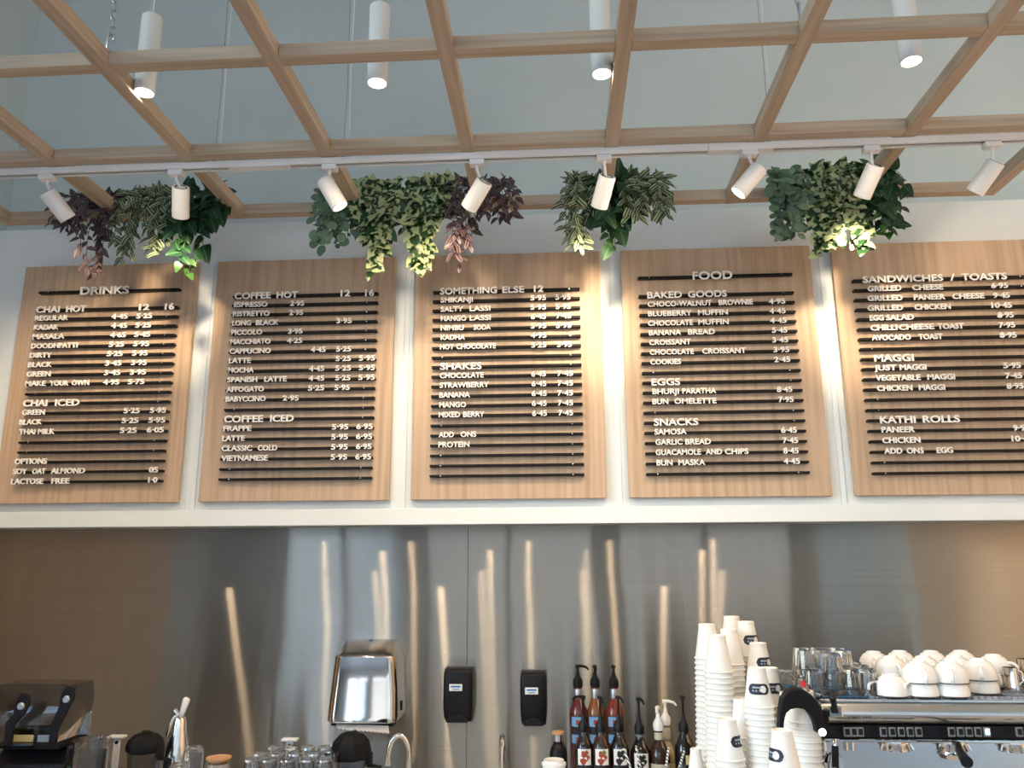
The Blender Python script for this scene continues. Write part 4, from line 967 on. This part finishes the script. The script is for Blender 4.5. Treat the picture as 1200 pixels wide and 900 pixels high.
# tumblers
def tumbler_proto(H=.082, rt=.036, rb=.027):
    o = empty('glass_tumbler', (0, 0, 0), '', 'glass'); n = 24
    mb = MB(); vs = []; fs = []
    rings = []
    def ring(r, z, fac): rings.append([(r*(1-fac*(k % 2))*math.cos(2*PI*k/n), r*(1-fac*(k % 2))*math.sin(2*PI*k/n), z) for k in range(n)])
    ring(rt-.0015, 0, 0); ring(rt, 0, 0); ring(rt-.001, .018, 0); ring(rt-.003, .022, .05); ring(rb+.001, H-.012, .06); ring(rb-.001, H-.001, .0); ring(rb-.004, H, 0)
    ring(.010, H-.002, 0)
    vs = [p for r in rings for p in r]
    for i in range(len(rings)-1):
        for k in range(n): fs.append((i*n+k, i*n+(k+1) % n, (i+1)*n+(k+1) % n, (i+1)*n+k))
    fs.append(tuple((len(rings)-1)*n+k for k in range(n)))
    o2 = len(vs); rings2 = [(rt-.0025, .0005), (rb-.004, H-.012), (0.006, H-.012)]
    for r, z in rings2: vs += [(r*math.cos(2*PI*k/n), r*math.sin(2*PI*k/n), z) for k in range(n)]
    for i in range(2):
        for k in range(n): fs.append((o2+i*n+k, o2+(i+1)*n+k, o2+(i+1)*n+(k+1) % n, o2+i*n+(k+1) % n))
    fs.append(tuple(reversed([o2+2*n+k for k in range(n)])))
    for k in range(n): fs.append((k, o2+k, o2+(k+1) % n, (k+1) % n))
    MB().add(vs, fs).build('glass_body', M['glass'], o, 20)
    return o
gp = tumbler_proto(); gfirst = True
def put_glass(x, y, z, label, group, sc=1, rz=0):
    global gfirst
    if gfirst: o = gp; gfirst = False
    else: o = copy_tree(gp)
    o.location = (x, y, z); o.scale = (sc, sc, sc); o.rotation_euler.z = rz
    o['label'] = label; o['group'] = group
names_c = ['leftmost', 'second', 'third', 'fourth', 'fifth']; names_r = ['front row', 'middle row', 'back row']
SC = .80
for r_i, y in enumerate((2.31, 2.39, 2.47)):
    cols = [955, 977, 999, 1018] if r_i == 0 else ([946, 968, 990, 1010] if r_i == 1 else [940, 961, 982, 1002])
    for c_i, px in enumerate(cols):
        x = at(px, 800, y).x
        put_glass(x, y, TZ0, 'clear faceted tumbler on the tray, %s, %s' % (names_r[r_i], names_c[c_i]), 'upturned tumblers on the espresso machine', SC, .3*c_i)
        if r_i > 0 and c_i < 3 or (r_i == 0 and c_i in (1,)):
            put_glass(x+.002, y, TZ0+.082*SC*.42+.012, 'clear faceted tumbler nested on another, %s, %s' % (names_r[r_i], names_c[c_i]), 'upturned tumblers on the espresso machine', SC, .3*c_i+.1)
o = MB().box((at(972, 815, 2.33).x, 2.38, TZ0-.001), (.17, .22, .002)).build('tray_mat', M['soil'], None, 0); tag(o, 'blue mat under the tumblers on the espresso machine', 'mat'); 
# steel milk pitchers at the right end
def pitcher(px, pyt, y, r, label):
    t = at(px, pyt, y); h = t.z-TZ0
    e = empty('milk_pitcher', (t.x, y, TZ0), label, 'pitcher', 'small steel pitchers on the espresso machine')
    MB().lathe([(0, 0), (r, 0), (r, .004), (r*.93, h*.6), (r*.95, h), (r*.90, h), (r*.88, h*.6), (r*.93, .006), (0, .005)], 24, None, False).build('body', M['chrome'], e, 50)
    MB().tube([(r*.9, 0, h*.85), (r*1.5, 0, h*.8), (r*1.6, 0, h*.4), (r*.95, 0, h*.25)], .003, 8).build('handle', M['chrome'], e, 60)
pitcher(1183, 782, 2.40, .020, 'small steel pitcher right of the porcelain cups')
pitcher(1201, 772, 2.50, .024, 'taller steel pitcher at the right edge')

# ------------------------------------------------------------------ left side of the counter
# blender with its sound hood
YBL = 2.60
def PX(px, py, y): p = at(px, py, y); return p
bx0, bx1 = PX(-8, 880, YBL).x, PX(78, 880, YBL).x; bz1 = PX(40, 877, YBL).z; bxc = (bx0+bx1)/2
e = empty('countertop_blender', (bxc, YBL+.1, CT), 'black blender under a clear sound hood at the left edge', 'blender')
def LB(x, y, z): return Vector((x-bxc, y-YBL-.1, z-CT))
MB().prism([(-.10, 0), (.12, 0), (.12, bz1-CT-.004), (.02, bz1-CT), (-.06, bz1-CT-.012), (-.10, bz1-CT-.05)], 'x', bx0-bxc, bx1-bxc).build('motor_base', M['black'], e, 30, .006)
ztop = PX(60, 802, YBL+.08).z
MB().box(LB((bx0+bx1)/2, YBL+.06, bz1+.008), (bx1-bx0-.03, .16, .014)).build('hood_gasket', M['blackmatte'], e, 0, .003)
# clear hood: a curved shell, thin walled
hw_ = (PX(87, 803, YBL+.08).x-PX(2, 803, YBL+.08).x)/2; hc = LB((PX(87, 803, YBL+.08).x+PX(2, 803, YBL+.08).x)/2, YBL+.08, bz1).x
prof_o = [(-.075, bz1-CT), (-.085, bz1-CT+.06), (-.075, bz1-CT+.12), (-.05, ztop-CT-.02), (-.02, ztop-CT), (.09, ztop-CT), (.105, ztop-CT-.03), (.105, bz1-CT)]
def shell(prof, x0, x1, t, name, m, parent):
    n = len(prof); cx_ = sum(p[0] for p in prof)/n; cz_ = sum(p[1] for p in prof)/n
    o = MB()
    vs = [(x0, a, b) for a, b in prof]+[(x1, a, b) for a, b in prof]
    fs = [(i, i+1, n+i+1, n+i) for i in range(n-1)]+[tuple(range(n)), tuple(reversed(range(n, 2*n)))]
    ob = o.add(vs, fs).build(name, m, parent, 30)
    s_ = ob.modifiers.new('s', 'SOLIDIFY'); s_.thickness = t; s_.offset = -1
    return ob
shell(prof_o, hc-hw_, hc+hw_, .003, 'clear_hood', M['smoke'], e)
def arm(px_t, py_t, px_b, py_b, y, lab):
    # curved black side arm, wide at its hinge and tapering down
    pts = [(px_b-4, py_b), (px_b+4, py_b), (px_b+8, py_b-22), (px_t+5, py_t+26), (px_t+11, py_t+14), (px_t+11, py_t+2), (px_t+3, py_t-1), (px_t-4, py_t+8), (px_t-7, py_t+24), (px_b-1, py_b-26)]
    poly = [(LB(*PX(a, b, y)).x, LB(*PX(a, b, y)).z) for a, b in pts]
    yy = y-YBL-.1
    MB().prism(poly, 'y', yy-.006, yy+.004).build('hood_arm', M['black'], e, 30, .002)
    c = LB(*PX(px_t+3, py_t+15, y)); 
    MB().lathe([(0, 0), (.0115, 0), (.0115, .006), (.009, .009), (0, .009)], 20, Matrix.Translation((c.x, yy-.006, c.z)) @ Matrix.Rotation(PI/2, 4, 'X')).build('hinge_cap', M['galv'], e)
arm(77, 804, 61, 876, YBL+.0, 'r'); arm(24, 812, 9, 872, YBL-.015, 'l')
o = MB().box(LB(*PX(20, 874, YBL-.02)), (.12, .02, .014)).build('hood_handle', M['smoke'], e, 0, .004)
# jar inside the hood is part of the blender: label and card seen through the clear plastic
MB().lathe([(0, 0), (.045, 0), (.055, .11), (.052, .11), (.043, .004), (0, .004)], 4, Matrix.Translation(LB(PX(30, 860, YBL+.08).x, YBL+.07, bz1+.016)) @ Matrix.Rotation(PI/4, 4, 'Z'), False).build('blending_jar', M['smoke'], e, 0)
p = LB(*PX(28, 862, YBL+.02)); MB().box(p, (.065, .002, .045)).build('yellow_label', M['yellow'], e, 0)
p = LB(*PX(52, 862, YBL+.02)); MB().box(p, (.042, .002, .062)).build('grey_card', M['bluegrey'], e, 0)

def jar_mb(prof, n=24): return MB().lathe(prof, n, None, False)
# glass jug left
p = at(108, 866, 2.62); H = p.z-CT; r = .052
e = empty('glass_jug', (p.x, 2.62, CT), 'clear measuring jug right of the blender', 'jug')
jar_mb([(0, 0), (r*.85, 0), (r*.88, .004), (r, H-.01), (r+.004, H), (r+.001, H), (r-.003, H-.012), (r*.84, .006), (0, .006)]).build('body', M['glass'], e, 50)
MB().tube([(-r, 0, H-.02), (-r-.022, 0, H-.025), (-r-.026, 0, H-.07), (-r*.95, 0, H-.1)], .005, 8).build('handle', M['glass'], e, 60)
MB().lathe([(r*.8, .012), (r*.93, H-.035)], 24, None, False).build('frosted_band', M['smoke'], e)
# white T shaped tags
def ttag(px0, px1, py, pyb, y, label):
    a, b = at(px0, py, y), at(px1, py, y); z = a.z; cx_ = (a.x+b.x)/2
    e = empty('sign_holder', (cx_, y, CT), label, 'sign holder', 'white T shaped holders on the counter')
    MB().box((0, 0, z-CT-.004), (b.x-a.x, .03, .008)).build('top_bar', M['whitep'], e, 0, .002)
    MB().box((0, 0, (z-CT-.008)/2), ((b.x-a.x)*.42, .006, z-CT-.008)).build('stem', M['whitep'], e, 0, .001)
    MB().lathe([(0, 0), (.006, 0), (.006, .002), (0, .002)], 10, Matrix.Translation((0, -.003, z-CT-.022)) @ Matrix.Rotation(PI/2, 4, 'X')).build('hole', M['blackmatte'], e)
    MB().box((0, 0, .003), (.05, .04, .006)).build('foot', M['whitep'], e, 0, .001)
ttag(129, 147, 861.5, 890, 2.80, 'white T shaped holder between the jug and the black lidded blender jar')
ttag(331, 349, 865, 885, 2.84, 'white T shaped holder standing among the upturned glasses')
# black lidded blender jars
def blender_jar(pxl, pxr, pyt, pyl, y, label, tilt=0):
    a, b = at(pxl, pyl, y), at(pxr, pyl, y); cx_ = (a.x+b.x)/2; R_ = (b.x-a.x)/2; zl = a.z-CT; ztp = at((pxl+pxr)/2, pyt, y).z-CT
    e = empty('blender_jar', (cx_, y, CT), label, 'blender jar', 'clear blender jars with black lids')
    MB().lathe([(0, 0), (R_*.62, 0), (R_*.66, .01), (R_*.92, zl), (R_*.88, zl), (R_*.62, .014), (0, .014)], 8, Matrix.Rotation(PI/8, 4, 'Z'), False).build('jar', M['smoke'], e, 20)
    MB().lathe([(0, zl-.012), (R_*.9, zl-.012), (R_*1.04, zl-.008), (R_*1.04, zl+.010), (R_*.92, zl+(ztp-zl)*.55), (R_*.6, zl+(ztp-zl)*.85), (R_*.3, ztp-.004), (0, ztp-.004)], 8, Matrix.Rotation(PI/8, 4, 'Z')).build('lid', M['blackmatte'], e, 20, .003)
    MB().lathe([(0, ztp-.006), (R_*.28, ztp-.006), (R_*.22, ztp+.002), (0, ztp+.002)], 14).build('lid_plug', M['smoke'], e)
    MB().box((R_*.98, -.01, zl-.008), (.018, .03, .034)).build('lid_tab', M['blackmatte'], e, 0, .003)
    MB().tube([(R_*.85, .0, zl-.03), (R_*1.5, 0, zl-.035), (R_*1.45, 0, zl*.4), (R_*.75, 0, zl*.3)], .008, 8).build('handle', M['blackmatte'], e, 60)
blender_jar(150, 190, 857, 876, 2.70, 'clear jar with a faceted black lid left of the cream whipper')
blender_jar(388, 434, 856, 884, 2.72, 'clear jar with a domed black lid under the towel dispenser')
# cream whipper
y = 2.78; b0 = at(206, 900, y); e = empty('cream_whipper', (b0.x, y, CT), 'brushed steel cream whipper with lever and nozzle', 'cream whipper')
zN = at(208, 843, y).z-CT; zT = at(215, 818, y).z-CT; rr = .045
MB().lathe([(0, 0), (rr, 0), (rr, .05), (rr*1.0, zN-.13), (rr*.86, zN-.09), (rr*.62, zN-.045), (rr*.50, zN-.02), (0, zN-.02)], 28).build('flask', M['satin'], e, 60)
MB().lathe([(0, zN-.022), (rr*.54, zN-.022), (rr*.50, zN-.006), (rr*.42, zN+.006), (.006, zN+.012), (0, zN+.012)], 24).build('head', M['chrome'], e)
MB().tube([(0, 0, zN+.002), (.006, 0, zN+.02), (.018, 0, zT-.004), (.020, 0, zT)], [.007, .009, .012, .008], 12).build('charger_holder', M['white'], e, 60)
MB().tube([(.002, -.01, zN+.02), (-.016, -.012, zN+.008), (-.028, -.012, zN-.03), (-.034, -.012, zN-.05)], [.004, .005, .008, .007], 8).build('lever', M['chrome'], e, 60)
MB().tube([(-.010, 0, zN+.018), (-.020, 0, zN+.030)], .008, 12).build('valve_knob', M['chrome'], e)
# upturned tall glasses near the whipper
def tall_glass(px, pyt, y, r, label):
    t = at(px, pyt, y); H = t.z-CT
    e = empty('tall_glass', (t.x, y, CT), label, 'glass', 'upturned tall glasses near the cream whipper')
    MB().lathe([(r, 0), (r*.82, H-.012), (r*.7, H-.002), (r*.5, H), (0, H), (0, H-.006), (r*.45, H-.007), (r*.76, H-.016), (r-.002, 0), (r, 0)], 24, None, False).build('glass_body', M['glass'], e, 60)
tall_glass(228, 874, 2.66, .036, 'upturned clear glass right of the cream whipper'); tall_glass(211, 893, 2.50, .034, 'low upturned clear glass in front of the cream whipper')
# wooden lidded jar
t = at(256.5, 887, 2.62); H = t.z-CT; e = empty('lidded_jar', (t.x, 2.62, CT), 'clear storage jar with a round wooden lid', 'jar')
MB().lathe([(0, 0), (.036, 0), (.038, .006), (.038, H-.03), (.034, H-.012), (.032, H-.012), (.035, H-.03), (.035, .008), (0, .008)], 24, None, False).build('jar_body', M['glass'], e, 60)
MB().lathe([(0, H-.012), (.030, H-.018), (.033, H-.006), (.038, H-.005), (.038, H), (.030, H), (.028, H-.002), (0, H-.002)], 28, None, False).build('lid', M['bamboo'], e)
# glasses on a rack left of the towel dispenser
rk = at(340, 900, 2.75)
for r_i, (y, cols, pyt) in enumerate(((2.56, [296, 316, 337, 359, 380], 888), (2.66, [306, 326, 346, 368, 389], 881), (2.76, [322, 341, 361, 381], 874))):
    for c_i, px in enumerate(cols):
        t = at(px, pyt, y); z = t.z-.082*.82
        put_glass(t.x, y, CT+.0 if False else z, 'clear upturned tumbler in the left group, %s, %s from the left' % (['front row', 'middle row', 'back row'][r_i], ['first', 'second', 'third', 'fourth', 'fifth'][c_i]), 'upturned tumblers left of the black lidded jar', .82, .4*c_i)
    # stepped rack shelf carrying this row
    z = at(340, pyt, y).z-.082*.82
    xa, xb = at(cols[0]-12, 890, y).x, at(cols[-1]+12, 890, y).x
    zz = min(at(px, pyt, y).z for px in cols)-.082*.82
    if r_i == 0: rack = empty('glass_rack', ((xa+xb)/2, 2.66, CT), 'low stepped rack under the left group of tumblers', 'rack'); rx = (xa+xb)/2
    MB().box(((xa+xb)/2-rx, y-2.66, (zz-CT)/2), (xb-xa, .094, zz-CT-.001)).build('step', M['satin'], rack, 0)
